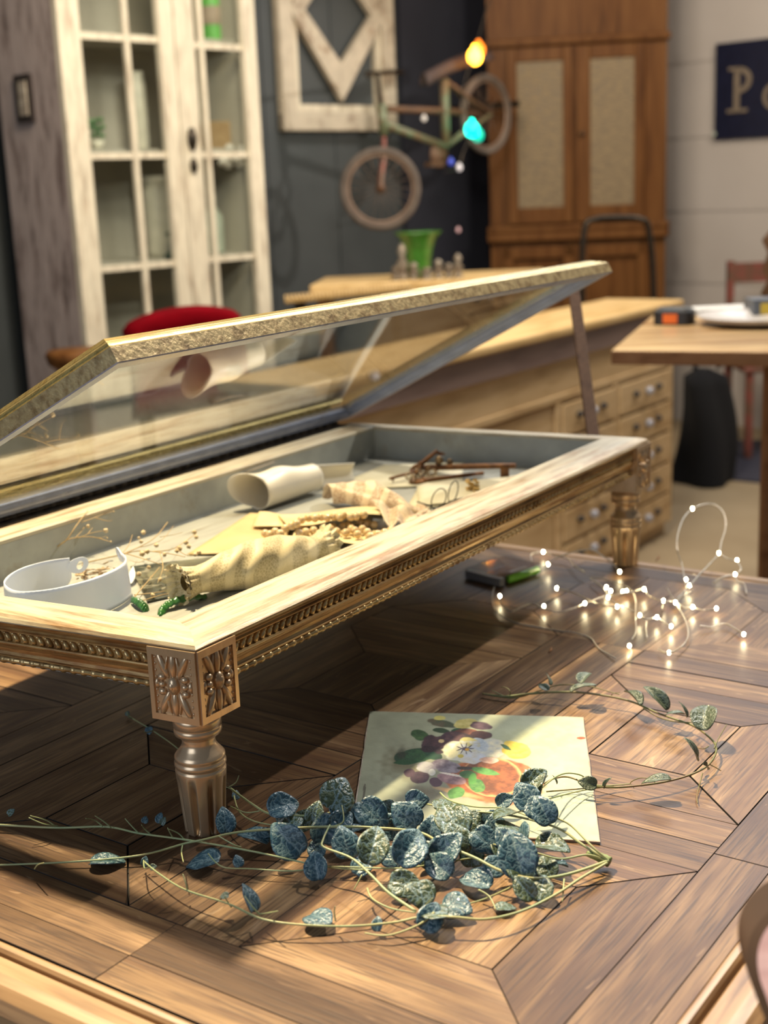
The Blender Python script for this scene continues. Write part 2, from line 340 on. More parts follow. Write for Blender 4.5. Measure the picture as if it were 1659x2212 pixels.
for (a0, a1, ml) in ((.0, ha(388), .56), (ha(388) + .006, HW, .13)):
    b = MB(); st = .092
    b.box(Hc(a0, -.03, DZ0), DW*st, HN*.03, V((0, 0, DZ1 - DZ0))); b.box(Hc(a1 - st*.72, -.03, DZ0), DW*st*.72, HN*.03, V((0, 0, DZ1 - DZ0)))
    b.box(Hc(a0, -.029, DZ0), DW*(a1 - a0), HN*.028, V((0, 0, .10))); b.box(Hc(a0, -.029, DZ1 - .08), DW*(a1 - a0), HN*.028, V((0, 0, .08)))
    d = b.build('door', M['cab'], cabt)
    b = MB(); ai0, ai1 = a0 + st, a1 - st*.72; am = ai0 + (ai1 - ai0)*ml
    b.box(Hc(am, -.022, DZ0 + .1), DW*.022, HN*.018, V((0, 0, DZ1 - DZ0 - .18)))
    for py in ((82, 336, 577) if a0 == 0 else (101, 334, 558)):
        z = hz((260 if a0 == 0 else 470), py).z
        b.box(Hc(ai0, -.020, z - .013), DW*(ai1 - ai0), HN*.014, V((0, 0, .023)))
    b.build('glazing_bar', M['cab'], d)
    b = MB(); b.box(Hc(ai0, -.010, DZ0 + .1), DW*(ai1 - ai0), HN*.004, V((0, 0, DZ1 - DZ0 - .18))); b.build('pane', M['cglass'], d)
b = MB(); q = hz(415, 300, -.04); b.ell(q, .02, .02, .045); b.ell(q - V((0, 0, .10)), .016, .016, .03); b.build('latch', M['hinge'], cabt)
sp = Hc(0, .22, hz(80, 215).z + .02)
b = MB(); b.box(sp - DW*.012 - HN*.055 - V((0, 0, .085)), DW*.012, HN*.11, V((0, 0, .17)))
pl = tag(b.build('wall_plate', mplain('dark_bronze', (.06, .045, .04), .4, .6)), 'small dark framed plate fixed to the side of the white cabinet', 'plate')
b = MB(); b.box(sp - DW*.018 - HN*.03 - V((0, 0, .06)), DW*.006, HN*.05, V((0, 0, .12))); b.build('card', mplain('aged_card', (.42, .36, .28), .6, 0, (.2, .16, .12), 30), pl)
# things on its shelves
def shelfpt(px, z, d=.2):                                      # stands at depth d on the shelf whose top is z
    q = hz(px, 400, d); a = (q - HO).dot(DW); return Hc(a, d, z)
M['celadon'] = mplain('pale_glaze', (.5, .55, .45), .3); M['crock'] = mplain('cream_glaze', (.62, .58, .46), .35)
M['greenlab'] = mplain('green_label', (.13, .42, .08), .5); M['dgreen'] = mplain('dark_green_iron', (.02, .07, .055), .4)
def pot(name, p, prof, m, label, cat, n=20, extra=None):
    b = MB(); b.lathe(p, prof, n); o = tag(b.build(name, m, loc=p), label, cat)
    if extra: extra(o, p)
    return o
def jar_band(o, p):
    b = MB(); b.lathe(p + V((0, 0, .07)), [(.0545, 0), (.055, .001), (.055, .07), (.0545, .071)], 20); b.build('label_band', mplain('pinkish_label', (.35, .27, .2), .6), o)
pot('canister', shelfpt(482, 2.002), [(.05, 0), (.052, .01), (.052, .2), (.048, .22), (.04, .225)], M['greenlab'], 'bright green canister with a brown band high in the cabinet', 'canister', extra=jar_band)
pot('vase', shelfpt(312, 1.582, .22), [(.03, 0), (.035, .02), (.035, .24), (.028, .28), (.03, .3)], M['crock'], 'tall cream cylinder vase behind the left cabinet door', 'vase')
pot('crock', shelfpt(345, .722, .2), [(.05, 0), (.06, .02), (.065, .16), (.062, .19), (.07, .2)], M['crock'], 'cream crock on the lowest cabinet shelf behind the left door', 'crock')
pot('storage_jar', shelfpt(345, 1.162, .2), [(.07, 0), (.075, .02), (.078, .26), (.07, .29), (.08, .3), (.08, .32)], M['crock'], 'wide cream jar with a flat lid on the middle cabinet shelf', 'jar')
pot('candle_stand', shelfpt(368, 1.162, .06) , [(.045, 0), (.048, .012), (.012, .03), (.012, .08), (.035, .09), (.035, .10), (.01, .105)], M['dgreen'], 'small dark green stand on the middle cabinet shelf', 'stand')
pot('bottle', shelfpt(455, 1.162, .2), [(.04, 0), (.042, .01), (.042, .15), (.016, .19), (.016, .24)], M['celadon'], 'pale green bottle behind the right cabinet door', 'bottle')
b = MB(); q = shelfpt(480, 1.582, .18); b.cbox(q + V((0, 0, .055)), .16, .1, .11, .7)
tag(b.build('wooden_box', mwood('box_wood', (.3, .2, .1), (.4, .28, .15), (.2, .12, .06))), 'small wooden box leaning on the shelf behind the right door', 'box')
bo = thing('paper_garland', 'white crumpled paper blossoms hanging over the shelf behind the right door', 'garland', shelfpt(500, 1.56, .07))
b = MB(); random.seed(3)
for i in range(14):
    q = hz(480 + 50*random.random(), 318 + 40*random.random(), .06 + .03*random.random()); b.ell(q, .02, .018, .016, n=7, k=5)
b.build('blossoms', mplain('white_paper', (.7, .66, .58), .7), bo)
pp = thing('potted_plant', 'tiny leafy green plant on the left of the middle shelf', 'plant', shelfpt(218, 1.582, .12))
b = MB(); b.lathe(shelfpt(218, 1.582, .12), [(.02, 0), (.03, .035), (.028, .036)], 12); b.build('pot', M['crock'], pp)
b = MB()
for i in range(22):
    a = random.random()*6.3; q = shelfpt(218, 1.582, .12) + V((math.cos(a)*.03*random.random(), math.sin(a)*.03, .05 + .06*random.random())); b.ell(q, .014, .006, .010, Matrix.Rotation(a, 3, 'Z'), 6, 4)
b.build('leaves', mplain('plant_green', (.12, .22, .1), .5), pp)

# ---------------------------------------------------------------- old window frame with a diamond on the dark wall
fr = thing('window_frame', 'weathered white window frame with a diamond inside hanging on the dark wall', 'frame', wl(720, 285))
M['frame'] = mworn('weathered_frame', (.48, .41, .31), (.28, .20, .13), .40, 7, .6, 0, 0, (1, 1, 1), .35)
A0, A1 = (wl(597, 200) - W0).dot(DW), (wl(842, 200) - W0).dot(DW); Z0 = wl(720, 284).z; Z1 = Z0 + 1.14
def Wp(a, z, o=0): return W0 + DW*a + DN*o + V((0, 0, z))
b = MB(); fw = .085
b.box(Wp(A0, Z0, .0), DW*fw, DN*.05, V((0, 0, Z1 - Z0))); b.box(Wp(A1 - fw, Z0, 0), DW*fw, DN*.05, V((0, 0, Z1 - Z0)))
b.box(Wp(A0, Z0, 0), DW*(A1 - A0), DN*.048, V((0, 0, fw))); b.box(Wp(A0, Z1 - fw, 0), DW*(A1 - A0), DN*.048, V((0, 0, fw)))
b.build('outer_frame', M['frame'], fr, bevel=.008)
b = MB(); g = fw*1.02; gw = .035
b.box(Wp(A0 + g, Z0 + g, .0), DW*gw, DN*.03, V((0, 0, Z1 - Z0 - 2*g))); b.box(Wp(A1 - g - gw, Z0 + g, 0), DW*gw, DN*.03, V((0, 0, Z1 - Z0 - 2*g)))
b.box(Wp(A0 + g, Z0 + g, 0), DW*(A1 - A0 - 2*g), DN*.029, V((0, 0, gw))); b.box(Wp(A0 + g, Z1 - g - gw, 0), DW*(A1 - A0 - 2*g), DN*.029, V((0, 0, gw)))
b.build('sash', M['cab'], fr)
b = MB(); am = (A0 + A1)/2; zc = wl(720, 30).z; ho, hi = wl(733, 220).z, wl(727, 140).z
wo = (A1 - A0)/2 - g + .02; wi = wo - .095
oo = [(am, ho), (am + wo, zc), (am, 2*zc - ho), (am - wo, zc)]; ii = [(am, hi), (am + wi, zc), (am, 2*zc - hi), (am - wi, zc)]
for k in range(4):
    k2 = (k + 1) % 4; q = [oo[k], oo[k2], ii[k2], ii[k]]
    b.hexa([Wp(x, z, .022) for x, z in q] + [Wp(x, z, .052) for x, z in q])
b.build('diamond', M['frame'], fr)

# ---------------------------------------------------------------- bicycle hung on the dark wall
bk = thing('bicycle', 'small old green and rust bicycle hanging on the dark wall', 'bicycle', wl(940, 330, .2))
M['tyre'] = mplain('grey_tyre', (.105, .08, .062), .8, 0, (.075, .055, .042), 20); M['rim2'] = mplain('rusty_rim', (.2, .13, .09), .5, .5)
M['bgreen'] = mplain('old_green_enamel', (.10, .14, .075), .45, .1, (.14, .08, .04), 18); M['bred'] = mplain('old_red_enamel', (.22, .06, .045), .45, .1, (.12, .07, .04), 18)
M['leather'] = mplain('brown_saddle', (.045, .025, .02), .7); M['copper'] = mplain('rusty_copper', (.11, .055, .025), .6, .3)
OB = .50
def bw(px, py, o=OB): return wl(px, py, o)
def ring(b, c, X, Y, R, r, n=56, k=8): b.tube([c + X*R*math.cos(2*PI*i/n) + Y*R*math.sin(2*PI*i/n) for i in range(n)], r, k, closed=True)
def wheel(c, X, Y, R, name='wheel'):
    b = MB(); ring(b, c, X, Y, R, .016); wo = b.build(name, M['tyre'], bk)
    b = MB(); ring(b, c, X, Y, R - .02, .008, k=6); b.build('rim', M['rim2'], wo)
    b = MB(); Zx = X.cross(Y).normalized(); b.tube([c - Zx*.03, c + Zx*.03], .02, 10); b.build('hub', M['copper'], wo)
    b = MB()
    for i in range(20): a = 2*PI*i/20; b.tube([c + Zx*(.02 if i % 2 else -.02), c + (X*math.cos(a) + Y*math.sin(a))*(R - .02)], .0012, 4)
    b.build('spokes', M['rim2'], wo)
UPZ = V((0, 0, 1))
rw = bw(1050, 247); RR = abs(bw(1050, 166).z - rw.z)
wheel(rw, DW, UPZ, RR)
fwc = bw(822, 408, .52); Rf = abs(bw(822, 325, .52).z - fwc.z); wheel(fwc, V((.995, .1, 0)), UPZ, Rf)
hd0, hd1 = bw(823, 225), bw(829, 292); bb = bw(963, 318); stp = bw(960, 172); 
def bar(name, pts, r, m, k=8):
    b = MB(); b.tube(pts, r*1.35, k); return b.build(name, m, bk)
bar('head_tube', [hd0, hd1], .017, M['bgreen']); bar('top_tube', [bw(826, 235), bw(958, 240), bw(1046, 248)], .012, M['copper'])
bar('down_tube', [bw(830, 268), bb], .014, M['bgreen']); bar('seat_tube', [stp, bb], .016, M['bgreen'])
for s in (-.03, .03):
    bar('seat_stay', [stp, rw + DN*s], .008, M['copper']); bar('chain_stay', [bb, rw + DN*s], .008, M['bgreen'])
for s in (-.035, .035):
    X = V((.1, -.995, 0))*s; b = MB(); b.tube(spline([hd1, hd1 + X - UPZ*.04 + (fwc - hd1)*.2, fwc + X + (hd1 - fwc)*.3, fwc + X], 5), .009, 8); b.build('fork', M['bred'], bk)
b = MB(); b.tube(spline([bw(815, 158), bw(818, 190), hd0], 5), .011, 8); b.build('stem', M['hinge'], bk)
b = MB(); b.tube(spline([bw(870, 158, .40), bw(850, 155, .44), bw(815, 158, .50), bw(792, 158, .58), bw(798, 166, .62)], 6), .010, 8); b.build('handlebar', M['hinge'], bk)
b = MB(); sd = bw(975, 148); X = (bw(1038, 118) - bw(915, 172)).normalized(); L = (bw(1038, 118) - bw(915, 172)).length
Y = DN; Zs = X.cross(Y)*-1
def sad(u, v):
    a = (v - .5)*PI; wd = .022 + .06*max(0, u - .45)**.8*1.6; q = bw(915, 172) + X*L*u
    return q + Y*wd*math.sin(a) + UPZ*(.055*math.cos(a) - .03 + .01*math.sin(u*PI))
b.sheet(sad, 16, 9, .008); b.build('saddle', M['leather'], bk)
b = MB(); b.lathe(bw(948, 335), [(.001, -.004), (.06, -.004), (.06, .004), (.001, .004)], 28, M=Matrix([(DW.x, UPZ.x, DN.x), (DW.y, UPZ.y, DN.y), (DW.z, UPZ.z, DN.z)])); b.build('chainring', M['copper'], bk)
b = MB(); b.tube([bb, bw(940, 350)], .008, 6); b.cbox(bw(938, 355), .09, .04, .02, .8); b.build('pedal', M['copper'], bk)
b = MB(); b.box(wl(958, 245, 0) - DW*.02, DW*.04, DN*.49, V((0, 0, .03))); b.box(wl(958, 245, 0) - DW*.03 - UPZ*.05, DW*.06, DN*.01, V((0, 0, .13))); b.build('wall_hook', M['hinge'], bk)

# coloured bulbs strung by the bicycle
cord = thing('bulb_string', 'dark cord of coloured fairy bulbs hanging down past the bicycle', 'string lights', wl(1010, 400, .3))
b = MB(); b.tube(spline([wl(1075, -60, .62), wl(1040, 60, .62), wl(1022, 125, .62), wl(1000, 200, .62), wl(1018, 280, .62), wl(1000, 330, .62), wl(990, 362, .62), wl(960, 372, .62)], 8), .004, 6)
cw = b.build('cord', M['hinge'], cord)
def mem(name, c, s): return mplain(name, c, .3, 0, em=c, es=s)
for px, py, r, c, s in ((1026, 122, .034, (1, .42, .03), 14), (1019, 280, .032, (0, .75, .5), 7), (1034, 108, .03, (1, .22, .01), 2.2), (1032, 292, .028, (0, .45, .3), 1.5), (992, 362, .014, (.55, .5, .5), .9), (916, 256, .012, (.5, .45, .4), .5), (974, 350, .014, (.05, .08, .5), .4), (990, 497, .010, (.5, .3, .3), .4)):
    q = wl(px, py, .62); b = MB(); b.ell(q, r, r, r*1.15, n=14, k=8); b.ell(q + V((0, 0, r*1.1)), r*.4, r*.4, r*.5); b.build('bulb', mem('bulb_glow', c, s), cord)

# ---------------------------------------------------------------- pine armoire across the corner
M['pine'] = mwood_('orange_pine', (.115, .045, .012), (.15, .064, .019), (.07, .026, .007), (10, 10, 1), 3, .45)
M['mesh'] = mworn('woven_cane', (.25, .18, .095), (.14, .095, .045), .47, 30, .7, 0, 0, (1, 1, 6), .3)
AR = V((.99, -.12, 0)).normalized(); AN = V((AR.y, -AR.x, 0))       # along its front / out of it
AO = PY(1058, 420, 7.25); AO.z = 0
def ap(px, py, o=0): return PP(px, py, AO + AN*o, AN)
AW = (ap(1440, 300) - AO).dot(AR); AH = 2.75
def Ac(a, z, o=0): return AO + AR*a + AN*o + V((0, 0, z))
arm = thing('pine_armoire', 'tall orange pine armoire with cane door panels across the room corner', 'armoire', Ac(AW/2, 0))
b = MB(); b.box(Ac(0, .0, -.30), AR*AW, AN*.285, V((0, 0, AH))); b.box(Ac(-.01, 0, -.31), AR*(AW + .02), AN*.32, V((0, 0, .1)))
b.build('carcass', M['pine'], arm)
def mould(py, h=.04, o=.03): b = MB(); z = ap(1250, py).z; b.box(Ac(-.015, z - h/2, -.305), AR*(AW + .03), AN*(.305 + o), V((0, 0, h))); b.build('moulding', M['pine'], arm, bevel=.008)
mould(86, .035, .02); mould(505, .06, .035); mould(490, .03, .045)
zt, zb_ = ap(1250, 98).z, ap(1250, 480).z
for x0, x1, i0, i1 in ((1098, 1236, 1118, 1217), (1246, 1392, 1275, 1370)):
    a0, a1 = (ap(x0, 300) - AO).dot(AR), (ap(x1, 300) - AO).dot(AR); c0, c1 = (ap(i0, 300) - AO).dot(AR), (ap(i1, 300) - AO).dot(AR)
    z0, z1 = ap(1250, 445).z, ap(1250, 128).z
    b = MB()
    b.box(Ac(a0, zb_, -.015), AR*(c0 - a0), AN*.03, V((0, 0, zt - zb_))); b.box(Ac(c1, zb_, -.015), AR*(a1 - c1), AN*.03, V((0, 0, zt - zb_)))
    b.box(Ac(c0, zb_, -.015), AR*(c1 - c0), AN*.029, V((0, 0, z0 - zb_))); b.box(Ac(c0, z1, -.015), AR*(c1 - c0), AN*.029, V((0, 0, zt - z1)))
    d = b.build('door', M['pine'], arm, bevel=.004)
    b = MB(); b.box(Ac(c0, z0, -.01), AR*(c1 - c0), AN*.014, V((0, 0, z1 - z0))); b.build('cane_panel', M['mesh'], d)
    if x0 > 1200: b = MB(); b.ell(ap(1258, 288, .03), .016); b.build('knob', M['copper'], d)
for x0, x1 in ((1085, 1236), (1250, 1400)):
    a0, a1 = (ap(x0, 300) - AO).dot(AR), (ap(x1, 300) - AO).dot(AR); z1 = ap(1250, 530).z
    b = MB()
    for (p, q, z, hh) in ((a0, a0 + .05, .14, z1 - .14), (a1 - .05, a1, .14, z1 - .14), (a0, a1, .14, .07), (a0, a1, z1 - .06, .06)): b.box(Ac(p, z, -.01), AR*(q - p), AN*.028, V((0, 0, hh)))
    b.build('lower_door', M['pine'], arm, bevel=.004)

# ---------------------------------------------------------------- dark sign on the white wall
sg = thing('wall_sign', 'dark navy sign with large beige lettering on the white wall', 'sign', wr(1600, 300))
s0 = (wr(1550, 200) - CORN).dot(DN); sz0, sz1 = wr(1600, 299).z, wr(1600, 90).z
def Sg(a, z, o): return CORN + DN*a - DW*o + V((0, 0, z))
b = MB(); b.box(Sg(s0, sz0, .004), DN*1.5, -DW*.025, V((0, 0, sz1 - sz0))); b.build('board', mplain('navy_board', (.008, .01, .03), .4), sg)
b = MB(); lo = .0295; p0 = (wr(1585, 200) - CORN).dot(DN)
zb2, zt2 = wr(1600, 243).z, wr(1600, 145).z; h = zt2 - zb2; sw = .032
b.box(Sg(p0 + .02, zb2, lo), DN*sw, -DW*.006, V((0, 0, h))); b.box(Sg(p0 - .02, zb2, lo), DN*.12, -DW*.006, V((0, 0, .018))); b.box(Sg(p0 - .015, zt2 - .016, lo), DN*.07, -DW*.006, V((0, 0, .016)))
n = 18; cR = h*.29
for i in range(n):
    a, a2 = -PI/2 + PI*i/n, -PI/2 + PI*(i + 1)/n
    def q(t, r, o): return Sg(p0 + .045 + math.cos(t)*r*1.15, zt2 - cR + math.sin(t)*r, o)
    b.hexa([q(a, cR - .026, lo), q(a, cR, lo), q(a2, cR, lo), q(a2, cR - .026, lo), q(a, cR - .026, lo + .006), q(a, cR, lo + .006), q(a2, cR, lo + .006), q(a2, cR - .026, lo + .006)])
ML_ = mplain('beige_letters', (.22, .17, .12), .6); b.build('letter', ML_, sg); b = MB()
ar = h*.3; ac = p0 + .19 + ar
n = 28
for i in range(n):
    a, a2 = 2*PI*i/n, 2*PI*(i + 1)/n
    def q(t, r, o): return Sg(ac + math.cos(t)*r, zb2 + ar*.98 + math.sin(t)*r, o)
    b.hexa([q(a, ar - .022, lo), q(a, ar, lo), q(a2, ar, lo), q(a2, ar - .022, lo), q(a, ar - .022, lo + .006), q(a, ar, lo + .006), q(a2, ar, lo + .006), q(a2, ar - .022, lo + .006)])
b.box(Sg(ac + ar - .02, zb2, lo), DN*.03, -DW*.006, V((0, 0, ar*1.9)))
b.build('letter', ML_, sg)
b = MB(); q = Sg(s0, sz0 + .03, .03); b.ell(q, .012); b.build('screw', M['celadon'], sg)

# ---------------------------------------------------------------- apothecary chest (pale pine), parallel to the table
M['pale'] = mwood_('pale_pine', (.56, .38, .19), (.66, .47, .26), (.42, .26, .12), (1.5, 9, 9), 3.5, .5, rot=(0, 0, -TY))
M['paletop'] = mwood_('yellow_pine_top', (.58, .38, .16), (.66, .46, .22), (.42, .26, .1), (1.5, 9, 9), 3, .4, rot=(0, 0, -TY))
M['shadebr'] = mwood('pine_painted_shade', (.20, .13, .11), (.24, .16, .13), (.15, .09, .075), (1.5, 9, 9), 3, .5, rot=(0, 0, -TY))  # shade on the moulding below the chest top, put into its colour
CR = PY(1450, 1150, 5.2); CR = CAM + (CR - CAM)*(CAM.z/(CAM.z - CR.z)); DIST = CR.y
CU = TU.copy(); CN = -TV.copy()                            # along front to the right-back / out of the front
CR = CR.copy(); CR.z = 0
def cp(px, py, o=0): return PP(px, py, CR + CN*o, CN)
def Cc(a, z, o=0): return CR - CU*a + CN*o + V((0, 0, z))   # a measured leftwards from the right end
CL = 2.3; CHt = cp(1455, 648).z; CD = .28
ch = thing('apothecary_chest', 'long pale pine chest with rows of small drawers behind the display case', 'chest', Cc(CL/2, 0, -.2))
b = MB(); b.box(Cc(0, .05, -.02), -CU*CL, -CN*(CD - .02), V((0, 0, CHt - .11))); b.box(Cc(0, 0, -.03), -CU*CL, -CN*(CD - .05), V((0, 0, .05))); b.build('carcass', M['pale'], ch)
b = MB(); b.box(Cc(-.03, CHt - .03, .03), -CU*(CL + .06), -CN*(CD + .05), V((0, 0, .03))); b.build('top', M['paletop'], ch, bevel=.008)
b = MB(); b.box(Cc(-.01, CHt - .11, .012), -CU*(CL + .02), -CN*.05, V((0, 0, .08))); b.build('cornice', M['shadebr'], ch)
zr = cp(1450, 790).z
b = MB(); b.box(Cc(.0, zr, -.0), -CU*CL, -CN*.03, V((0, 0, .026)))
for a in (0, .50, .95, 1.6, CL - .035): b.box(Cc(a, .05, 0), -CU*.035, -CN*.03, V((0, 0, zr - .05)))
b.build('face_frame', M['pale'], ch, bevel=.003)
b = MB(); b.box(Cc(0, zr + .026, -.006), -CU*CL, -CN*.02, V((0, 0, CHt - .11 - zr - .026))); b.build('frieze', M['pale'], ch)
M['pull'] = mplain('dark_cup_pull', (.07, .06, .055), .35, .7); M['knobg'] = mplain('glassy_knob', (.45, .45, .5), .15, .2)
nr = 5; hh = (zr - .06)/nr
for (a0, wd) in ((.04, .45), (.54, .40)):
    for r in range(nr):
        z = .06 + r*hh
        b = MB(); b.box(Cc(a0, z, .004), -CU*wd, -CN*.02, V((0, 0, hh - .012))); d = b.build('drawer', M['pale'], ch, bevel=.004)
        for k in (.27, .73):
            b = MB(); q = Cc(a0 + wd*k, z + hh*.52, .012); b.ell(q, .022, .012, .012, Matrix.Rotation(TY, 3, 'Z')); b.build('cup_pull', M['pull'], d)
        b = MB(); b.ell(Cc(a0 + wd*.5, z + hh*.5, .018), .017); b.build('knob', M['knobg'], d)
for a0, wd in ((.995, .59), (1.64, .61)):
    b = MB(); b.box(Cc(a0, .06, -.012), -CU*wd, -CN*.012, V((0, 0, zr - .07))); d = b.build('door', M['pale'], ch)
    b = MB(); b.ell(Cc(a0 + .08, .45, .0), .018); b.build('knob', M['knobg'], d)

# plank table behind the chest, with the green vase and small ornaments
tb = thing('plank_table', 'pale plank table top standing behind the chest under the bicycle', 'table', PY(900, 600, 6.0))
zt_ = PY(900, 600, 5.9).z; q0 = PY(668, 606, 5.7); q1 = PY(1180, 606, 5.7); q0.z = q1.z = zt_
b = MB(); bk2 = V((.05, .5, 0)); b.box(q0, q1 - q0, bk2, V((0, 0, -.045))); b.build('top', M['paletop'], tb, bevel=.006)
for k, e in ((.06, .05), (.94, .05), (.06, .42), (.94, .42)):
    c = q0.lerp(q1, k) + V((0, e, 0)); b = MB(); b.box(V((c.x - .03, c.y, 0)), (.06, 0, 0), (0, .06, 0), (0, 0, zt_ - .045)); b.build('leg', M['pine'], tb)
vp = PY(905, 578, 5.95); vp.z = zt_
b = MB(); b.lathe(vp, [(.045, 0), (.05, .01), (.052, .06), (.06, .12), (.075, .165), (.098, .19), (.1, .195), (.09, .19), (.065, .15), (.045, .05)], 28, fl=lambda a, r, z: r*(1 + .05*math.cos(6*a)*(z > .1)))
tag(b.build('vase', mplain('bright_green_glaze', (.045, .17, .02), .25, coat=.4, c2=(.03, .11, .01)), loc=vp), 'bright green flared vase on the plank table under the bicycle', 'vase')
random.seed(11); M['orn'] = mplain('aged_silver', (.3, .26, .2), .4, .4, (.16, .11, .07), 30)
for i, (px, py, h, s, lb) in enumerate(((870, 606, .15, 1, 'tallest knobbly turned ornament left of the green vase'), (858, 618, .06, 1.2, 'squat pale ornament at the foot of the tallest one'), (895, 622, .07, 1.1, 'small brown ornament in front of the green vase'), (922, 620, .05, 1.3, 'low round ornament in front of the vase, right of centre'), (948, 612, .08, 1, 'silvery ornament right of the green vase'), (970, 608, .06, 1.1, 'dull ornament second to the right of the vase'), (990, 604, .10, .9, 'thin ornament furthest right of the vase'))):
    q = PY(px, py, 5.78 + .02*(i % 3)); q.z = zt_; r = .022*s
    b = MB(); b.lathe(q, [(r, 0), (r*1.1, h*.1), (r*.5, h*.25), (r*1.2, h*.45), (r*.45, h*.65), (r*.9, h*.82), (r*.4, h), (.002, h*1.02)], 12)
    tag(b.build('ornament', M['orn'], loc=q), lb, 'ornament', 'ornaments around the green vase')
# woven tray under the table front edge
q = PY(745, 640, 4.9); wk = thing('wicker_tray', 'long woven straw tray behind the gold lid', 'tray', q)
q0 = PY(618, 655, 4.9); q1 = PY(880, 628, 5.2); b = MB(); b.box(q0, q1 - q0, V((.02, .12, 0)), V((0, 0, .012)))
for k in range(34): c = q0.lerp(q1, k/33); b.tube([c - V((0, 0, .004)), c + V((0, 0, .03))], .005, 5)
b.build('weave', mwood('straw', (.42, .27, .1), (.5, .34, .15), (.28, .16, .05)), wk)
b = MB()
for k, o in ((.1, .05), (.9, .05), (.1, .09), (.9, .09)): c = q0.lerp(q1, k) + V((0, o, 0)); b.box(V((c.x - .02, c.y, 0)), (.04, 0, 0), (0, .04, 0), (0, 0, c.z))
b.build('stand', M['hinge'], wk)
# red velvet chair back and a round stool behind the lid, left
rc = thing('red_velvet_chair', 'dark red velvet chair back showing over the gold lid', 'chair', PY(400, 900, 3.9))
def redf(u, v):
    p = PY(275, 720, 3.9).lerp(PY(520, 690, 4.1), u); t = math.sin(PI*min(1, max(0, u)))**.5
    return V((p.x, p.y, p.z - .25 + (.25 + .05*t)*v + .0)) + V((0, .04*math.sin(PI*v), 0))
b = MB(); b.sheet(redf, 20, 8, .05); mr_ = mplain('red_velvet', (.13, .0, .003), .9); mr_.node_tree.nodes['Principled BSDF'].inputs['Specular IOR Level'].default_value = .05; b.build('backrest', mr_, rc)
b = MB()
for px in (300, 500):
    q = PY(px, 720, 4.0); b.box((q.x - .02, q.y, 0), (.04, 0, 0), (0, .04, 0), (0, 0, q.z - .1))
b.build('frame', M['leather'], rc)
q = PY(165, 765, 4.3); b = MB(); b.lathe(V((q.x, q.y, 0)), [(.12, 0), (.1, .02), (.03, .06), (.03, q.z - .07), (.09, q.z - .03), (.1, q.z), (.09, q.z + .015)], 24)
tag(b.build('stool', M['pine']), 'small round orange-brown stool in front of the white cabinet side', 'stool')

# black tube chair frame before the armoire
hb = thing('tube_frame_chair', 'dark metal tube chair back in front of the armoire', 'chair', PY(1330, 650, 6.2))
b = MB(); Y = 6.1; b.tube(spline([V((PY(1262, 640, Y).x, Y, 0)), PY(1258, 640, Y), PY(1262, 500, Y), PY(1285, 474, Y), PY(1340, 470, Y), PY(1385, 474, Y), PY(1402, 500, Y), PY(1412, 640, Y), V((PY(1420, 640, Y).x, Y, 0))], 6), .014, 8)
b.build('frame', M['hinge'], hb)
b = MB(); z = .5; xa, xb = PY(1262, 640, Y).x, PY(1412, 640, Y).x; b.box((xa, Y - .42, z), (xb - xa, 0, 0), (0, .42, 0), (0, 0, .02))
for x in (xa, xb - .03): b.box((x, Y - .42, 0), (.03, 0, 0), (0, .03, 0), (0, 0, z))
b.build('seat', M['leather'], hb)

# ---------------------------------------------------------------- workbench at right with the tape measure
BH = 1.0; dB = ray(1320, 757); BO = CAM + dB*((BH - CAM.z)/dB.z)
def bp(px, py, h=0): d = ray(px, py); return CAM + d*((BH + h - CAM.z)/d.z)
b1 = bp(1659 + 260, 763); BX = (b1 - BO).normalized(); bl = bp(1408, 682); BYd = (bl - BO)
bt = thing('work_table', 'thick wooden work table at the right with a tape measure on it', 'table', V((BO.x + .5, BO.y + .3, 0)))
M['bench'] = mwood_('bench_wood', (.34, .19, .075), (.60, .43, .22), (.18, .09, .035), (1, 8, 8), 3, .4, coat=.2)
M['benchedge'] = mwood_('bench_edge', (.27, .13, .06), (.33, .17, .08), (.18, .08, .035), (1, 8, 8), 4, .5)
b = MB(); b.hexa([BO - V((0, 0, .034)), b1 - V((0, 0, .034)), b1 + BYd - V((0, 0, .034)), BO + BYd - V((0, 0, .034)), BO, b1, b1 + BYd, BO + BYd])
b.f = b.f; b.m = [1, 0, 1, 1, 1, 1]; b.build('top', [M['bench'], M['benchedge']], bt, bevel=.003)
for c in (BO + BX*.36 + BYd*.25, b1 - BX*.1 + BYd*.2, BO + BX*.4 + BYd*.85, b1 - BX*.1 + BYd*.85):
    b = MB(); b.box(V((c.x, c.y, 0)), (.035, 0, 0), (0, .035, 0), (0, 0, BH - .034)); b.build('leg', M['benchedge'], bt)
# tape measure
q = bp(1457, 700); X = BX; Yd = V((-X.y, X.x, 0)); tm = thing('tape_measure', 'black tape measure with an orange label lying on the work table', 'tape measure', q)
def rr(c, hx, hy, r, z0, z1, b):
    pts = []
    for sx, sy, a0 in ((1, 1, 0), (-1, 1, PI/2), (-1, -1, PI), (1, -1, 3*PI/2)):
        for k in range(6): a = a0 + PI/2*k/5; pts.append(c + X*(sx*(hx - r) + r*math.cos(a)) + Yd*(sy*(hy - r) + r*math.sin(a)) + V((0, 0, z0)))
    b.prism(pts, V((0, 0, z1 - z0)))
b = MB(); rr(q, .054, .04, .02, 0, .040, b); b.build('case', mplain('black_rubber', (.012, .012, .014), .5), tm, bevel=.004)
b = MB(); rr(q, .046, .034, .02, .0402, .046, b); b.build('cover', mplain('chrome_cover', (.25, .27, .28), .25, .6), tm)
b = MB(); b.box(q - Yd*.0412 - X*.025 + V((0, 0, .006)), X*.04, Yd*.003, V((0, 0, .026))); b.build('label', mplain('orange_label', (.75, .14, .01), .5), tm)
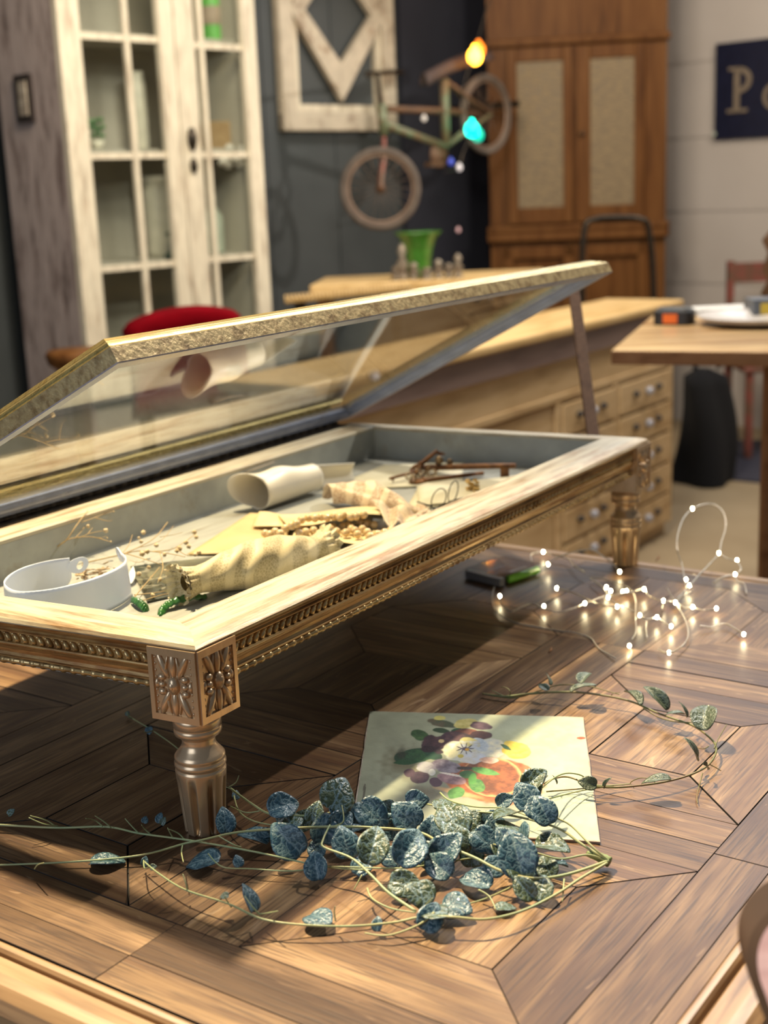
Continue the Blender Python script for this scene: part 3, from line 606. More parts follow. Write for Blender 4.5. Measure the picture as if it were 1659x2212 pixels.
# white dish, papers, boxes on the bench
q = bp(1640, 700); b = MB()
b.lathe(q, [(.06, 0), (.08, .004), (.15, .02), (.165, .028), (.167, .026), (.15, .014), (.08, 0.0)], 40)
tag(b.build('platter', mplain('white_platter', (.62, .58, .55), .35, coat=.3), loc=q), 'shallow white platter on the work table', 'platter')
q = bp(1560, 672); b = MB(); b.cbox(q + V((0, 0, .006)), .2, .12, .012, .1); tag(b.build('paper_stack', mplain('white_sheets', (.72, .7, .66), .7)), 'white papers lying behind the platter on the work table', 'papers')
q = bp(1650, 690, .0) + V((.0, .05, .0)); bx = thing('yellow_label_box', 'grey box with a yellow label at the right edge of the work table', 'box', q)
b = MB(); b.cbox(q + V((.03, 0, .03)), .12, .1, .05, 0); b.build('box', mplain('grey_tin', (.12, .13, .15), .5), bx)
b = MB(); b.cbox(q + V((.03, -.0515, .03)), .08, .003, .03, 0); b.build('label', mplain('yellow_label', (.6, .42, .05), .5), bx)
q = bp(1640, 660, .0) + V((.1, .16, 0)); b = MB(); b.lathe(q, [(.03, 0), (.05, .02), (.03, .06), (.045, .1), (.03, .15), (.05, .19), (.02, .23), (.002, .24)], 16)
tag(b.build('carved_ornament', M['copper'], loc=q), 'dark carved wooden ornament at the right edge behind the yellow-labelled box', 'ornament')
# below and behind the bench: dark bag, chair, mat
q = PY(1520, 1040, 5.0); q = CAM + (q - CAM)*(CAM.z/(CAM.z - q.z))
bg = thing('black_bag', 'slumped black cloth bag on the floor beyond the work table', 'bag', V((q.x, q.y, 0)))
zt3 = 1.409 - (800 - 385)/2880*q.y
def bag(u, v):
    a = u*2*PI; r = (.14 + .03*math.sin(3*a + 2*v))*(1 - .35*v)*(1 if v < .96 else .3); return V((q.x + r*math.cos(a) + .02*math.sin(4*v), q.y + r*math.sin(a), .005 + (zt3)*v))
b = MB(); b.grid(bag, 24, 14, True); b.add([bag(i/24, 1) for i in range(24)], [tuple(range(24))]); b.add([bag(i/24, 0) for i in range(24)], [tuple(range(24))[::-1]])
b.build('body', mplain('black_cloth', (.0015, .0015, .003), 1), bg)
b = MB(); b.tube(spline([V((q.x - .05, q.y, zt3)), V((q.x - .03, q.y, zt3 + .12)), V((q.x + .04, q.y, zt3 + .12)), V((q.x + .06, q.y, zt3))], 6), .012, 6); b.build('strap', mplain('black_strap', (.01, .01, .015), .7), bg)
fm = lambda px, py: CAM + ray(px, py)*(-CAM.z/ray(px, py).z)
a, c_, d_, e_ = fm(1545, 1035), fm(1800, 1060), fm(1800, 955), fm(1570, 955)
b = MB(); b.prism([a, c_, d_, e_], V((0, 0, .012))); tag(b.build('floor_mat', mplain('dark_mat', (.035, .035, .055), .9)), 'dark blue-grey mat on the floor under the right-hand chair', 'mat')
q = fm(1640, 985); cc = thing('side_chair', 'brown wooden chair with a white seat cushion beyond the work table', 'chair', V((q.x, q.y, .012)))
for dx, dy in ((-.1, -.1), (.3, -.1), (-.1, .3), (.3, .3)):
    b = MB(); b.box((q.x + dx, q.y + dy, .012), (.035, 0, 0), (0, .035, 0), (0, 0, .43 if dy < 0 else .95)); b.build('leg', M['bred'], cc)
b = MB(); b.box((q.x - .12, q.y - .12, .44), (.47, 0, 0), (0, .47, 0), (0, 0, .03)); b.build('seat', M['bred'], cc, bevel=.01)
b = MB(); b.box((q.x - .12, q.y - .12, .471), (.46, 0, 0), (0, .44, 0), (0, 0, .06)); b.build('cushion', mplain('white_cushion', (.6, .55, .45), .9), cc, bevel=.025)
b = MB(); b.box((q.x - .1, q.y + .305, .85), (.43, 0, 0), (0, .025, 0), (0, 0, .1)); b.build('backrest', M['bred'], cc)
# ================================================================ parquet table
tab = thing('parquet_table', 'large oak table with a geometric parquet top under the gold display case', 'table', V((*T(1.35, 1.0).xy, 0)))
E0 = (.617, .295, 2.085, 1.72)                                # outer rectangle s0 t0 s1 t1
I0 = (.679, .355, 2.03, 1.66)
b = MB(); rnd = random.Random(5); gi = [0]
def plank(poly, along):                                       # poly in (s, t); along 's' or 't'
    cx = sum(p[0] for p in poly)/len(poly); cy = sum(p[1] for p in poly)/len(poly); n = len(poly); ins = []
    area = sum(poly[i][0]*poly[(i+1) % n][1] - poly[(i+1) % n][0]*poly[i][1] for i in range(n))
    if area < 0: poly = poly[::-1]
    for i in range(n):
        p0, p1, p2 = V(poly[i - 1]), V(poly[i]), V(poly[(i + 1) % n]); e1 = (p1 - p0).normalized(); e2 = (p2 - p1).normalized()
        n1 = V((-e1.y, e1.x)); n2 = V((-e2.y, e2.x)); m = (n1 + n2); m = m/max(.3, m.dot(n1)); ins.append((p1 + m*g_[0], p1 + m*(g_[0] + .0003)))
    ou, ov = 10*rnd.randint(0, 60) + 5, 10*rnd.randint(0, 60) + 5
    zz = rnd.uniform(-.0003, .0002)
    top = [T(q.x, q.y, zz) for _, q in ins]; mid = [T(q.x, q.y, zz - .0006) for q, _ in ins]; bot = [T(q.x, q.y, -.006) for q, _ in ins]
    k = len(b.v); f0 = len(b.f); m0_ = len(b.m)
    b.add(top + mid + bot, [tuple(range(n))] + [(i, n + i, n + (i + 1) % n, (i + 1) % n) for i in range(n)] + [(n + i, 2*n + i, 2*n + (i + 1) % n, n + (i + 1) % n) for i in range(n)])
    b.m[m0_ + 1:] = [1]*(2*n)
    uvp = lambda q: ((q.x if along == 's' else q.y) + ou, (q.y if along == 's' else q.x) + ov)
    u3 = [uvp(q) for _, q in ins]
    b.uv[f0] = u3
    for i in range(n):
        a, c = u3[i], u3[(i + 1) % n]; b.uv[f0 + 1 + i] = [a, a, c, c]; b.uv[f0 + 1 + n + i] = [a, a, c, c]
g_ = [.0003]
hs, ht, Hs, Ht = .079, .0615, .164, .148
SC = [.945, 1.382, 1.819]; TC = [.578, 1.010, 1.442]
def R(s0, t0, s1, t1): return [(s0, t0), (s1, t0), (s1, t1), (s0, t1)]
for i, s in enumerate(SC):
    for j, t in enumerate(TC):
        g_[0] = rnd.choice((.0002, .0003, .0004, .0008))
        plank(R(s - hs, t - ht, s + hs, t + ht), 's')
        for sg_ in (-1, 1):
            plank([(s + sg_*hs, t - ht), (s + sg_*Hs, t - Ht), (s + sg_*Hs, t + Ht), (s + sg_*hs, t + ht)], 't')
            plank([(s - hs, t + sg_*ht), (s - Hs, t + sg_*Ht), (s + Hs, t + sg_*Ht), (s + hs, t + sg_*ht)], 's')
        if i < 2:
            a = s + Hs; c = SC[i + 1] - Hs; m = (a + c)/2; plank(R(a, t - Ht, m, t + Ht), 't'); plank(R(m, t - Ht, c, t + Ht), 't')
        if j < 2:
            a = t + Ht; c = TC[j + 1] - Ht; m = (a + c)/2
            e0 = s - Hs; e1 = (s + Hs if i == 2 else SC[i + 1] - Hs)
            plank(R(e0, a, e1 - .0, m), 's'); plank(R(e0 if i == 0 else e0 + .0, m, e1, c), 's')
g_[0] = .0003
sl, sr, tl, th_ = SC[0] - Hs, SC[2] + Hs, TC[0] - Ht, TC[2] + Ht
m1 = .721
for k in range(2):
    for (s0, s1) in ((I0[0], m1), (m1, sl)):
        c = [I0[1], .80, I0[3]][k:k + 2]; plank(R(s0, c[0], s1, c[1]), 't')
plank(R(sr, I0[1], I0[2], 1.0), 't'); plank(R(sr, 1.0, I0[2], I0[3]), 't')
plank(R(sl, I0[1], 1.3, .372), 's'); plank(R(1.3, I0[1], sr, .372), 's'); plank(R(sl, .372, 1.15, tl), 's'); plank(R(1.15, .372, sr, tl), 's')
plank(R(sl, th_, sr, I0[3]), 's')
b.build('parquet_top', [M['parquet'], M['gap']], tab)
b = MB(); b.hexa([T(I0[0] - .01, I0[1] - .01, -.035), T(I0[2] + .01, I0[1] - .01, -.035), T(I0[2] + .01, I0[3] + .01, -.035), T(I0[0] - .01, I0[3] + .01, -.035), T(I0[0] - .01, I0[1] - .01, -.0055), T(I0[2] + .01, I0[1] - .01, -.0055), T(I0[2] + .01, I0[3] + .01, -.0055), T(I0[0] - .01, I0[3] + .01, -.0055)])
b.build('core', M['gap'], tab)
def ringloops(b, F, loops, close=False, smooth=False):          # loops: (u0, v0, u1, v1, z)
    vs = []
    for (u0, v0, u1, v1, z) in loops: vs += [F(u0, v0, z), F(u1, v0, z), F(u1, v1, z), F(u0, v1, z)]
    n = len(loops); fs = []
    for j in range(n if close else n - 1):
        a = 4*j; c = 4*((j + 1) % n)
        for i in range(4): fs.append((a + i, a + (i + 1) % 4, c + (i + 1) % 4, c + i))
    b.add(vs, fs, smooth)
b = MB(); prof = [(.0605, -.012), (.0605, -.001), (.059, 0), (.057, .0002), (.053, -.0005), (.0505, -.003), (.049, -.011), (.0462, -.011), (.0455, -.003), (.043, -.0003), (.026, .0), (.016, -.002), (.007, -.008), (.001, -.018), (0, -.026), (.003, -.034), (.01, -.038), (.0605, -.038)]
prof = [(d, z) for d, z in prof]
ringloops(b, T, [(E0[0] + d, E0[1] + d, E0[2] - d*.9, E0[3] - d, z) for d, z in prof], True, False)
b.m = [i % 2 for i in range(len(b.f))]
b.build('moulded_edge', [M['oak_edge'], M['oak_edge2']], tab)
b = MB(); ringloops(b, T, [(E0[0] + d, E0[1] + d, E0[2] - d, E0[3] - d, z) for d, z in ((.08, -.0385), (.08, -.12), (.105, -.12), (.105, -.0385))], True); b.build('apron', M['oak_edge'], tab)
for s, t in ((E0[0] + .1, E0[1] + .1), (E0[2] - .17, E0[1] + .1), (E0[0] + .1, E0[3] - .17), (E0[2] - .17, E0[3] - .17)):
    b = MB(); p = T(s, t, -.0386); b.box(V((p.x, p.y, 0)), TU*.08, TV*.08, V((0, 0, p.z))); b.build('leg', M['oak_edge'], tab)

# ================================================================ gilded display case
L, W, H, BB = 1.1665, .584, .2195, .0585
ZB = .1315; FZ = .163
HINGE_V, HINGE_Z, TH, S = .586, .2215, .4816, .588
case = thing('display_case', 'gilded wooden display case on turned legs with its glass lid propped open', 'display case', K(L/2, W/2, 0))
IN = (.055, .068, L - .042, W - .082)
def side(k):
    return {0: (lambda s, d, z: K(s, d, z), L), 1: (lambda s, d, z: K(d, s, z), W), 2: (lambda s, d, z: K(s, W - d, z), L), 3: (lambda s, d, z: K(L - d, s, z), W)}[k]
b = MB(); ringloops(b, K, [(IN[0], IN[1], IN[2], IN[3], H - .006), (IN[0], IN[1], IN[2], IN[3], H - .001), (IN[0] - .002, IN[1] - .002, IN[2] + .002, IN[3] + .002, H)] +
    [(d, d, L - d, W - d, z) for d, z in ((.030, H + .001), (.016, H - .0005))], False)
b.mi = 1; ringloops(b, K, [(d, d, L - d, W - d, z) for d, z in ((.016, H - .0005), (.009, H - .0022), (.003, H - .0050), (.0, H - .0080), (.0, H - .0092), (.002, H - .0105), (.03, H - .0105))], False)
b.m = [m + 2*(i % 2) for i, m in enumerate(b.m)]
b.build('rim', [M['rim'], M['rimedge'], M['rimend'], M['rimedge2']], case)
b = MB(); ringloops(b, K, [(IN[0], IN[1], IN[2], IN[3], z) for z in (FZ - .002, H - .0055)] + [(IN[0] - .006, IN[1] - .006, IN[2] + .006, IN[3] + .006, z) for z in (H - .0055, FZ - .002)], True)
b.build('inner_wall', M['liner'], case)
b = MB(); b.hexa([K(u, v, z) for z in (FZ - .008, FZ) for u, v in ((.02, .02), (L - .02, .02), (L - .02, W - .02), (.02, W - .02))]); b.build('tray_floor', M['trayfloor'], case)
RP = [(.03, -.0104), (.0045, -.0104), (.0035, -.0112), (.0045, -.0135), (.0065, -.0165), (.0065, -.0185), (.0035, -.0192), (.0035, -.0205), (.0075, -.0212), (.0075, -.0318), (.0038, -.0324), (.0032, -.0338), (.0036, -.0350), (.0062, -.0375), (.0085, -.0415), (.0092, -.0455), (.0078, -.0485), (.0055, -.0492), (.0055, -.0502), (.010, -.0508), (.010, -.0585), (.03, -.0585)]
for k in range(4):
    F, ln = side(k); b = MB(); vs = []; e = .05
    for s in (e, ln - e): vs += [F(s, d, H + z) for d, z in RP]
    n = len(RP); b.add(vs, [(i, (i + 1) % n, n + (i + 1) % n, n + i) for i in range(n)] + [tuple(range(n)), tuple(range(n, 2*n))[::-1]])
    rail = b.build('side_rail', M['gold_rail' if k % 2 == 0 else 'gold_rail2'], case)
    b = MB(); s0, s1 = BB + .004, ln - BB - .004; tdir = (F(1, 0, 0) - F(0, 0, 0)).normalized(); nd = (F(0, -1, 0) - F(0, 0, 0)).normalized()
    X = tdir; Z = V((0, 0, 1)); Y = Z.cross(X); 
    def RM(a): x = X*math.cos(a) + Z*math.sin(a); z = -X*math.sin(a) + Z*math.cos(a); return Matrix((x, Y, z)).transposed()
    m = int((s1 - s0)/.0112)
    for i in range(m):
        s = s0 + (i + .5)*(s1 - s0)/m
        b.ell(F(s, .0068, H - .0268), .0030, .0042, .0060, RM(-.6), 8, 5); b.ell(F(s + .0045, .0065, H - .0228), .0024, .0032, .0024, None, 7, 4); b.ell(F(s + .001, .0068, H - .0303), .0022, .003, .0018, None, 6, 4)
    b.build('leaf_moulding', M['gold'], rail)
    b = MB(); m = int((s1 - s0)/.0138)
    for i in range(m):
        s = s0 + (i + .5)*(s1 - s0)/m; b.ell(F(s, .0088, H - .0545), .0058, .0052, .0046, RM(.12), 10, 6)
    b.tube([F(s0, .0082, H - .0545), F(s1, .0082, H - .0545)], .0034, 8)
    b.build('bead_moulding', M['gold'], rail)
def carve(b, O, X, Y, Nn, w_, h_):                             # rosette panel; O = lower left corner
    Z = Y; Mx = Matrix((X, Nn, Z)).transposed()
    def at(x, y, n=0): return O + X*(x*w_) + Z*(y*h_) + Nn*n
    def RMz(a): x = X*math.cos(a) + Z*math.sin(a); z = -X*math.sin(a) + Z*math.cos(a); return Matrix((x, Nn, z)).transposed()
    bw_ = .0035
    for (x0, y0, x1, y1) in ((.0, 0, 1, .09), (0, .90, 1, 1), (0, .09, .09, .90), (.91, .09, 1, .90)):
        q = [at(x0, y0, -.001), at(x1, y0, -.001), at(x1, y1, -.001), at(x0, y1, -.001)]; b.hexa(q + [p + Nn*.0036 for p in q])
    b.ell(at(.5, .5, .001), .0066, .0062, .0098, Mx, 14, 8); b.ell(at(.5, .5, .0045), .0035, .0035, .0055, Mx, 10, 6)
    for sy in (-1, 1):
        for a, ln_, off in ((0, .0145, .22), (.42*sy, .0155, .22), (-.42*sy, .0155, .22)):
            cxx = .5 + (0 if a == 0 else (-.21 if a*sy > 0 else .21)); b.ell(at(cxx, .5 + sy*.265, .0), .0042, .0042, ln_, RMz(a), 10, 7)
        for a in (.21, -.21): b.ell(at(.5 + a*.62, .5 + sy*.255, .0), .0014, .0034, .0125, RMz(a*sy), 8, 5)
    for sx in (-1, 1):
        for y, r in ((.5, .0042), (.60, .0048), (.40, .0048)): b.ell(at(.5 + sx*.24, y, .001), r, .004, r*.85, Mx, 10, 6)
        b.ell(at(.5 + sx*.35, .5, .0), .003, .0035, .006, Mx, 8, 5)
        for i in range(9): b.ell(at(.5 + sx*.37, .14 + .09*i, .0), .0013, .0018, .0018, Mx, 6, 4)
for (u0, v0) in ((0, 0), (L - BB, 0), (0, W - BB), (L - BB, W - BB)):
    b = MB(); z0, z1 = ZB, H - .0104
    b.hexa([K(u, v, z) for z in (z0, z1) for u, v in ((u0, v0), (u0 + BB, v0), (u0 + BB, v0 + BB), (u0, v0 + BB))])
    blk = b.build('corner_block', M['gold_leg'], case, bevel=.0012)
    b = MB(); nu = V((-KU.x, -KU.y, 0)); nv = V((KU.y, -KU.x, 0)); hgt = z1 - z0
    if v0 == 0: carve(b, K(u0, 0, z0), KU, V((0, 0, 1)), nv, BB, hgt)
    else: carve(b, K(u0, W, z0), KU, V((0, 0, 1)), -nv, BB, hgt)
    fn = V((KV.y, -KV.x, 0))
    if u0 == 0: carve(b, K(0, v0, z0), KV, V((0, 0, 1)), -fn, BB, hgt)
    else: carve(b, K(L, v0, z0), KV, V((0, 0, 1)), fn, BB, hgt)
    b.build('carved_rosette', M['gold_leg'], blk)
    c = K(u0 + BB/2, v0 + BB/2, 0); b = MB()
    lp = [(.0205, 0), (.0212, .0015), (.0250, .052), (.0262, .064), (.0266, .069), (.0262, .0715), (.0250, .0722), (.0256, .0732), (.0270, .0755), (.0270, .0785), (.0258, .080), (.0256, .0815), (.0264, .083), (.0262, .0855), (.0240, .0885), (.0205, .0925), (.0180, .0965), (.0172, .1005), (.0180, .1040), (.0176, .1048), (.0205, .1068), (.0242, .1095), (.0250, .1125), (.0246, .1160), (.0236, .1172), (.0250, .1185), (.0252, .1240), (.0252, .1316)]
    pr = []
    for i in range(len(lp) - 1):
        m = 10 if i == 1 else 1
        for q in range(m): pr.append((lp[i][0] + (lp[i + 1][0] - lp[i][0])*q/m, lp[i][1] + (lp[i + 1][1] - lp[i][1])*q/m))
    pr.append(lp[-1])
    def fl(a, r, z):
        if z > .058: return r
        e = min(1, max(0, (.057 - z)/.009))**.5*min(1, .3 + z/.004)
        c_ = max(0, math.cos(8*(a - YAW - .31))); return r - .0085*e*max(0, (c_ - .3)/.7)**.6
    b.lathe(c, pr, 112, fl); b.build('turned_leg', M['gold_leg'], case)
# lid
ct, st_ = math.cos(TH), math.sin(TH)
def Lp(u, s, n): return K(u, HINGE_V - s*ct + n*st_, HINGE_Z + s*st_ + n*ct)
b = MB(); top = [(0, 0.0012), (0, .0175), (.0022, .0195), (.0028, .0215), (.0062, .0222), (.0072, .0245), (.0110, .0268), (.0120, .0262), (.0135, .0285), (.0200, .0335), (.0270, .0355), (.0340, .0335), (.0365, .0290), (.0365, .0140)]
und = [(.0365, .0140), (.0365, .0118), (.0290, .0118), (.0285, .0065), (.0230, .0062), (.0210, .0030), (.0180, .0026), (.0160, .0), (.0012, 0), (0, .0012)]
ringloops(b, Lp, [(d, d, L - d, S - d, n) for d, n in top[:2]]); b.mi = 2; ringloops(b, Lp, [(d, d, L - d, S - d, n) for d, n in top[1:]]); b.mi = 1; ringloops(b, Lp, [(d, d, L - d, S - d, n) for d, n in und])
lid = b.build('lid', [M['lidgold'], M['lidunder'], M['lidtop']], case)
b = MB(); d = .031; b.hexa([Lp(u, s, n) for n in (.0122, .0142) for u, s in ((d, d), (L - d, d), (L - d, S - d), (d, S - d))]); b.build('glass_pane', M['glass'], lid)
b = MB(); b.hexa([K(u, v, z) for z in (H + .0012, H + .003) for u, v in ((.05, HINGE_V - .034), (L - .05, HINGE_V - .034), (L - .05, HINGE_V - .003), (.05, HINGE_V - .003))])
m = 44
for i in range(m):
    s = .05 + (L - .1)*i/m; b.tube([K(s, HINGE_V - .012, H + .0052), K(s + (L - .1)/m*.93, HINGE_V - .012, H + .0052)], .0042, 8)
b.build('piano_hinge', M['hinge'], case)
# prop stick
pb = P(1284, 962, H - .020); n_ = (Lp(0, 0, 1) - Lp(0, 0, 0)).normalized(); pt = PP(1236, 603, Lp(0, 0, .001), n_)
b = MB(); ax = (pt - pb).normalized(); sx = _r - ax*_r.dot(ax); sx.normalize(); sy = ax.cross(sx); b.box(pb - sx*.0105 - sy*.004 - ax*.005, sx*.021, sy*.008, (pt - pb) + ax*.008); b.build('prop_stick', M['stick'], case, bevel=.001)

# ================================================================ things lying in the case
def F_(px, py, h=0): return P(px, py, FZ + h)
M['cuff'] = mplain('starched_white_blue_daylight', (.72, .76, .84), .3, 0, (.69, .73, .81), 8, coat=.3)  # collar white carries the bluish window light in its base colour
M['cuff2'] = mplain('ivory_celluloid', (.76, .70, .58), .35, 0, (.72, .66, .54), 8, coat=.25)
# stand-up collar
cp_ = [F_(x, y, .047) for x, y in ((150, 1205), (100, 1212), (50, 1226), (18, 1244), (10, 1262), (40, 1277), (110, 1272), (185, 1254), (240, 1233), (268, 1215), (271, 1203), (262, 1194))]
cpath = spline(cp_, 8); 
cz = V((0, 0, TZ + FZ))
col = thing('stiff_collar', 'white stiff stand-up collar with two button tabs at the near left of the case', 'collar', F_(150, 1300))
def colf(u, v):
    x = u*(len(cpath) - 1); i = min(int(x), len(cpath) - 2); p = cpath[i].lerp(cpath[i + 1], x - i)
    c = sum((q for q in cpath), V())/len(cpath); out = (p - c); out.z = 0; out.normalize()
    hgt = .047*(1 - .10*(1 - v)) if False else .047
    low = .0012 + (.020*max(0, 1 - u/.08)**2) + .018*max(0, 1 - (1 - u)/.05)**2
    z = low + (hgt - low)*v; return V((p.x, p.y, 0)) + out*.0035*(1 - v) + V((0, 0, TZ + FZ + z))
b = MB(); b.sheet(colf, 70, 10, .0014); b.build('band', M['cuff'], col)
def tab_(end, dirn, name, up):
    b = MB(); n = 28; X = V((dirn.x, dirn.y, 0)).normalized(); Z = (V((0, 0, 1)) + X*up).normalized(); Y = X.cross(Z).normalized(); c = end + X*.012 + V((0, 0, -.011)) + Z*.0
    vs = []
    for sgn in (-.0007, .0007):
        for rr_ in (0, 1):
            for i in range(n):
                a = 2*PI*i/n; x, z = math.cos(a), math.sin(a)
                q = c + X*(.0040*x) + Z*(.0055*z) if rr_ == 0 else c + X*(.016*x if x < 0 else .0105*x) + Z*(.0105*z)
                vs.append(q + Y*sgn)
    fs = []
    for i in range(n):
        j = (i + 1) % n; fs += [(i, j, n + j, n + i), (2*n + i, 3*n + i, 3*n + j, 2*n + j), (n + i, n + j, 3*n + j, 3*n + i), (j, i, 2*n + i, 2*n + j)]
    b.add(vs, fs, False); b.build('button_tab', M['cuff'], col)
tab_(cpath[0], cpath[0] - cpath[4], 't', .25); tab_(cpath[-1] + V((0, 0, .006)), (cpath[-1] - cpath[-5]), 't', .9)
# rolled cuff
ra = F_(556, 1066, .0275); ax = V((.62, .785, 0)); LN = .135; ax.normalize(); sd_ = V((-ax.y, ax.x, 0)); up = V((0, 0, 1))
cf = thing('rolled_cuff', 'rolled ivory white cuff with a flared lip at the back of the case', 'cuff', F_(640, 1090))
def tubef(u, v):                                               # u around, v along
    a = -PI/2 + u*2*PI*1.08; r = .0262 - .0012*u
    back = max(0, math.cos(a - .6)); hump = math.exp(-((v - .42)/.24)**2)*max(0, math.cos(a - 1.3))**2
    fl_ = math.exp(-v/.10)
    x = v*LN*(1 + .0) - fl_*.030*back**1.2 
    rr_ = r*(1 - .18*v) + fl_*.013*back + hump*.008
    return ra + ax*x + sd_*(rr_*math.cos(a)) + up*(rr_*math.sin(a))
b = MB(); b.sheet(tubef, 56, 26, .0016); b.build('roll', M['cuff2'], cf)
def tailf(u, v):
    q = F_(672, 1062, .001).lerp(F_(768, 1040, .001), u); return q + V((0, 0, (.044 - .012*u)*(1 - v))) + sd_*(.006*math.sin(PI*v))
b = MB(); b.sheet(tailf, 12, 8, .0014); b.build('tail_flap', M['cuff2'], cf)
b = MB(); b.tube([F_(526, 1022, .046), F_(566, 1008, .05), F_(592, 998, .05)], .002, 6, flat=.5); b.build('stitched_edge', mplain('brown_edge', (.3, .24, .18), .6), cf)
# dried sprigs
M['dry'] = mplain('dry_stem', (.50, .34, .14), .6, 0, (.36, .23, .09), 60); M['drybud'] = mplain('dry_bud', (.68, .54, .34), .8, 0, (.55, .40, .2), 150)
def sprig(name, label, stems, buds, base):
    t_ = thing(name, label, 'dried flower', F_(*base))
    b = MB()
    for pts, r in stems:
        q = spline([F_(x, y, h) for x, y, h in pts], 4); b.tube(q, [r*(1 - .5*i/len(q)) for i in range(len(q))], 5)
    b.build('stems', M['dry'], t_)
    b = MB(); rd = random.Random(3)
    for x, y, h, r in buds:
        c = F_(x, y, h)
        b = MB()
        def pf(u, v): q = V((math.sin(PI*v)*math.cos(2*PI*u), math.sin(PI*v)*math.sin(2*PI*u), math.cos(PI*v))); return c + q*r*(.85 + .5*noise.noise(q*3 + c*90))
        b.grid(pf, 12, 9, True); b.build('flower_head', M['drybud'], t_)
sprig('dried_sprig', 'upright branching dried sprig standing behind the white collar',
    [([(98, 1207, .01), (125, 1180, .025), (144, 1166, .035), (165, 1135, .05), (190, 1102, .06)], .0011), ([(144, 1166, .035), (165, 1161, .035), (200, 1160, .035), (238, 1170, .035)], .0008), ([(200, 1160, .035), (218, 1162, .036), (230, 1158, .036)], .0005),
     ([(176, 1128, .05), (205, 1118, .05), (225, 1110, .05), (247, 1104, .05)], .0007), ([(205, 1118, .05), (230, 1125, .05), (243, 1124, .05)], .0005), ([(162, 1163, .035), (178, 1145, .04), (188, 1130, .04)], .0006), ([(170, 1162, .035), (195, 1152, .04), (225, 1146, .04)], .0006), ([(190, 1153, .04), (200, 1140, .04)], .0005)],
    [(229, 1146, .041, .0036), (188, 1132, .042, .0034), (190, 1137, .042, .003), (246, 1105, .05, .0014), (240, 1170, .035, .0014), (232, 1162, .036, .0012)], (98, 1212))
st2 = [([(178, 1217, .012), (235, 1204, .02), (270, 1195, .026), (330, 1165, .03), (362, 1128, .035)], .001), ([(255, 1200, .024), (300, 1190, .028), (360, 1195, .028), (400, 1203, .028)], .0009), ([(270, 1195, .026), (310, 1207, .026), (350, 1220, .02)], .0008), ([(330, 1191, .028), (375, 1185, .028), (420, 1155, .03)], .0008),
    ([(262, 1197, .024), (278, 1178, .03), (286, 1155, .034)], .0006), ([(300, 1182, .03), (320, 1178, .03), (352, 1164, .034), (375, 1135, .036)], .0006), ([(345, 1160, .034), (375, 1155, .034), (395, 1150, .034)], .0005), ([(345, 1192, .028), (352, 1225, .02), (340, 1260, .012)], .0006), ([(290, 1290, .006), (320, 1255, .008), (345, 1225, .01)], .0008), ([(290, 1285, .006), (350, 1278, .008), (395, 1262, .01)], .0008), ([(300, 1300, .005), (350, 1285, .008), (390, 1280, .008)], .0007), ([(380, 1185, .028), (405, 1200, .025), (430, 1196, .025)], .0006), ([(318, 1206, .024), (300, 1215, .02), (280, 1210, .02)], .0005)]
bd2 = [(310, 1150, .036, .0036), (338, 1178, .031, .0034), (307, 1196, .028, .0042), (318, 1191, .028, .0036), (420, 1150, .031, .0036), (424, 1160, .030, .0034), (402, 1172, .03, .0038), (408, 1180, .028, .0036), (388, 1185, .028, .0038), (382, 1190, .028, .003), (430, 1193, .026, .0034), (422, 1198, .025, .003), (355, 1198, .028, .003), (358, 1235, .012, .0034), (300, 1240, .012, .0034), (346, 1252, .010, .003), (322, 1226, .015, .003), (305, 1170, .03, .003), (396, 1268, .01, .003), (330, 1286, .006, .003), (300, 1162, .032, .0022), (366, 1262, .008, .003)]
sprig('dried_sprig', 'large spreading dried sprig lying between the collar and the lace roll', st2, bd2, (178, 1222))
# petals heap inside the collar
b = MB(); rd = random.Random(9)
for i in range(70):
    q = F_(165 + 95*rd.random(), 1238 + 14*rd.gauss(0, .6), .008 + .012*rd.random()); e = Matrix.Rotation(rd.random()*6, 3, 'Z') @ Matrix.Rotation(rd.uniform(-.8, .8), 3, 'X'); b.ell(q, .008*rd.uniform(.3, 1), .0022, .0009, e, 6, 4)
tag(b.build('petal_heap', mplain('dry_petals', (.42, .30, .16), .7, 0, (.16, .11, .07), 90)), 'small heap of dried petals and seeds inside the white collar', 'dried petals', kind='stuff')
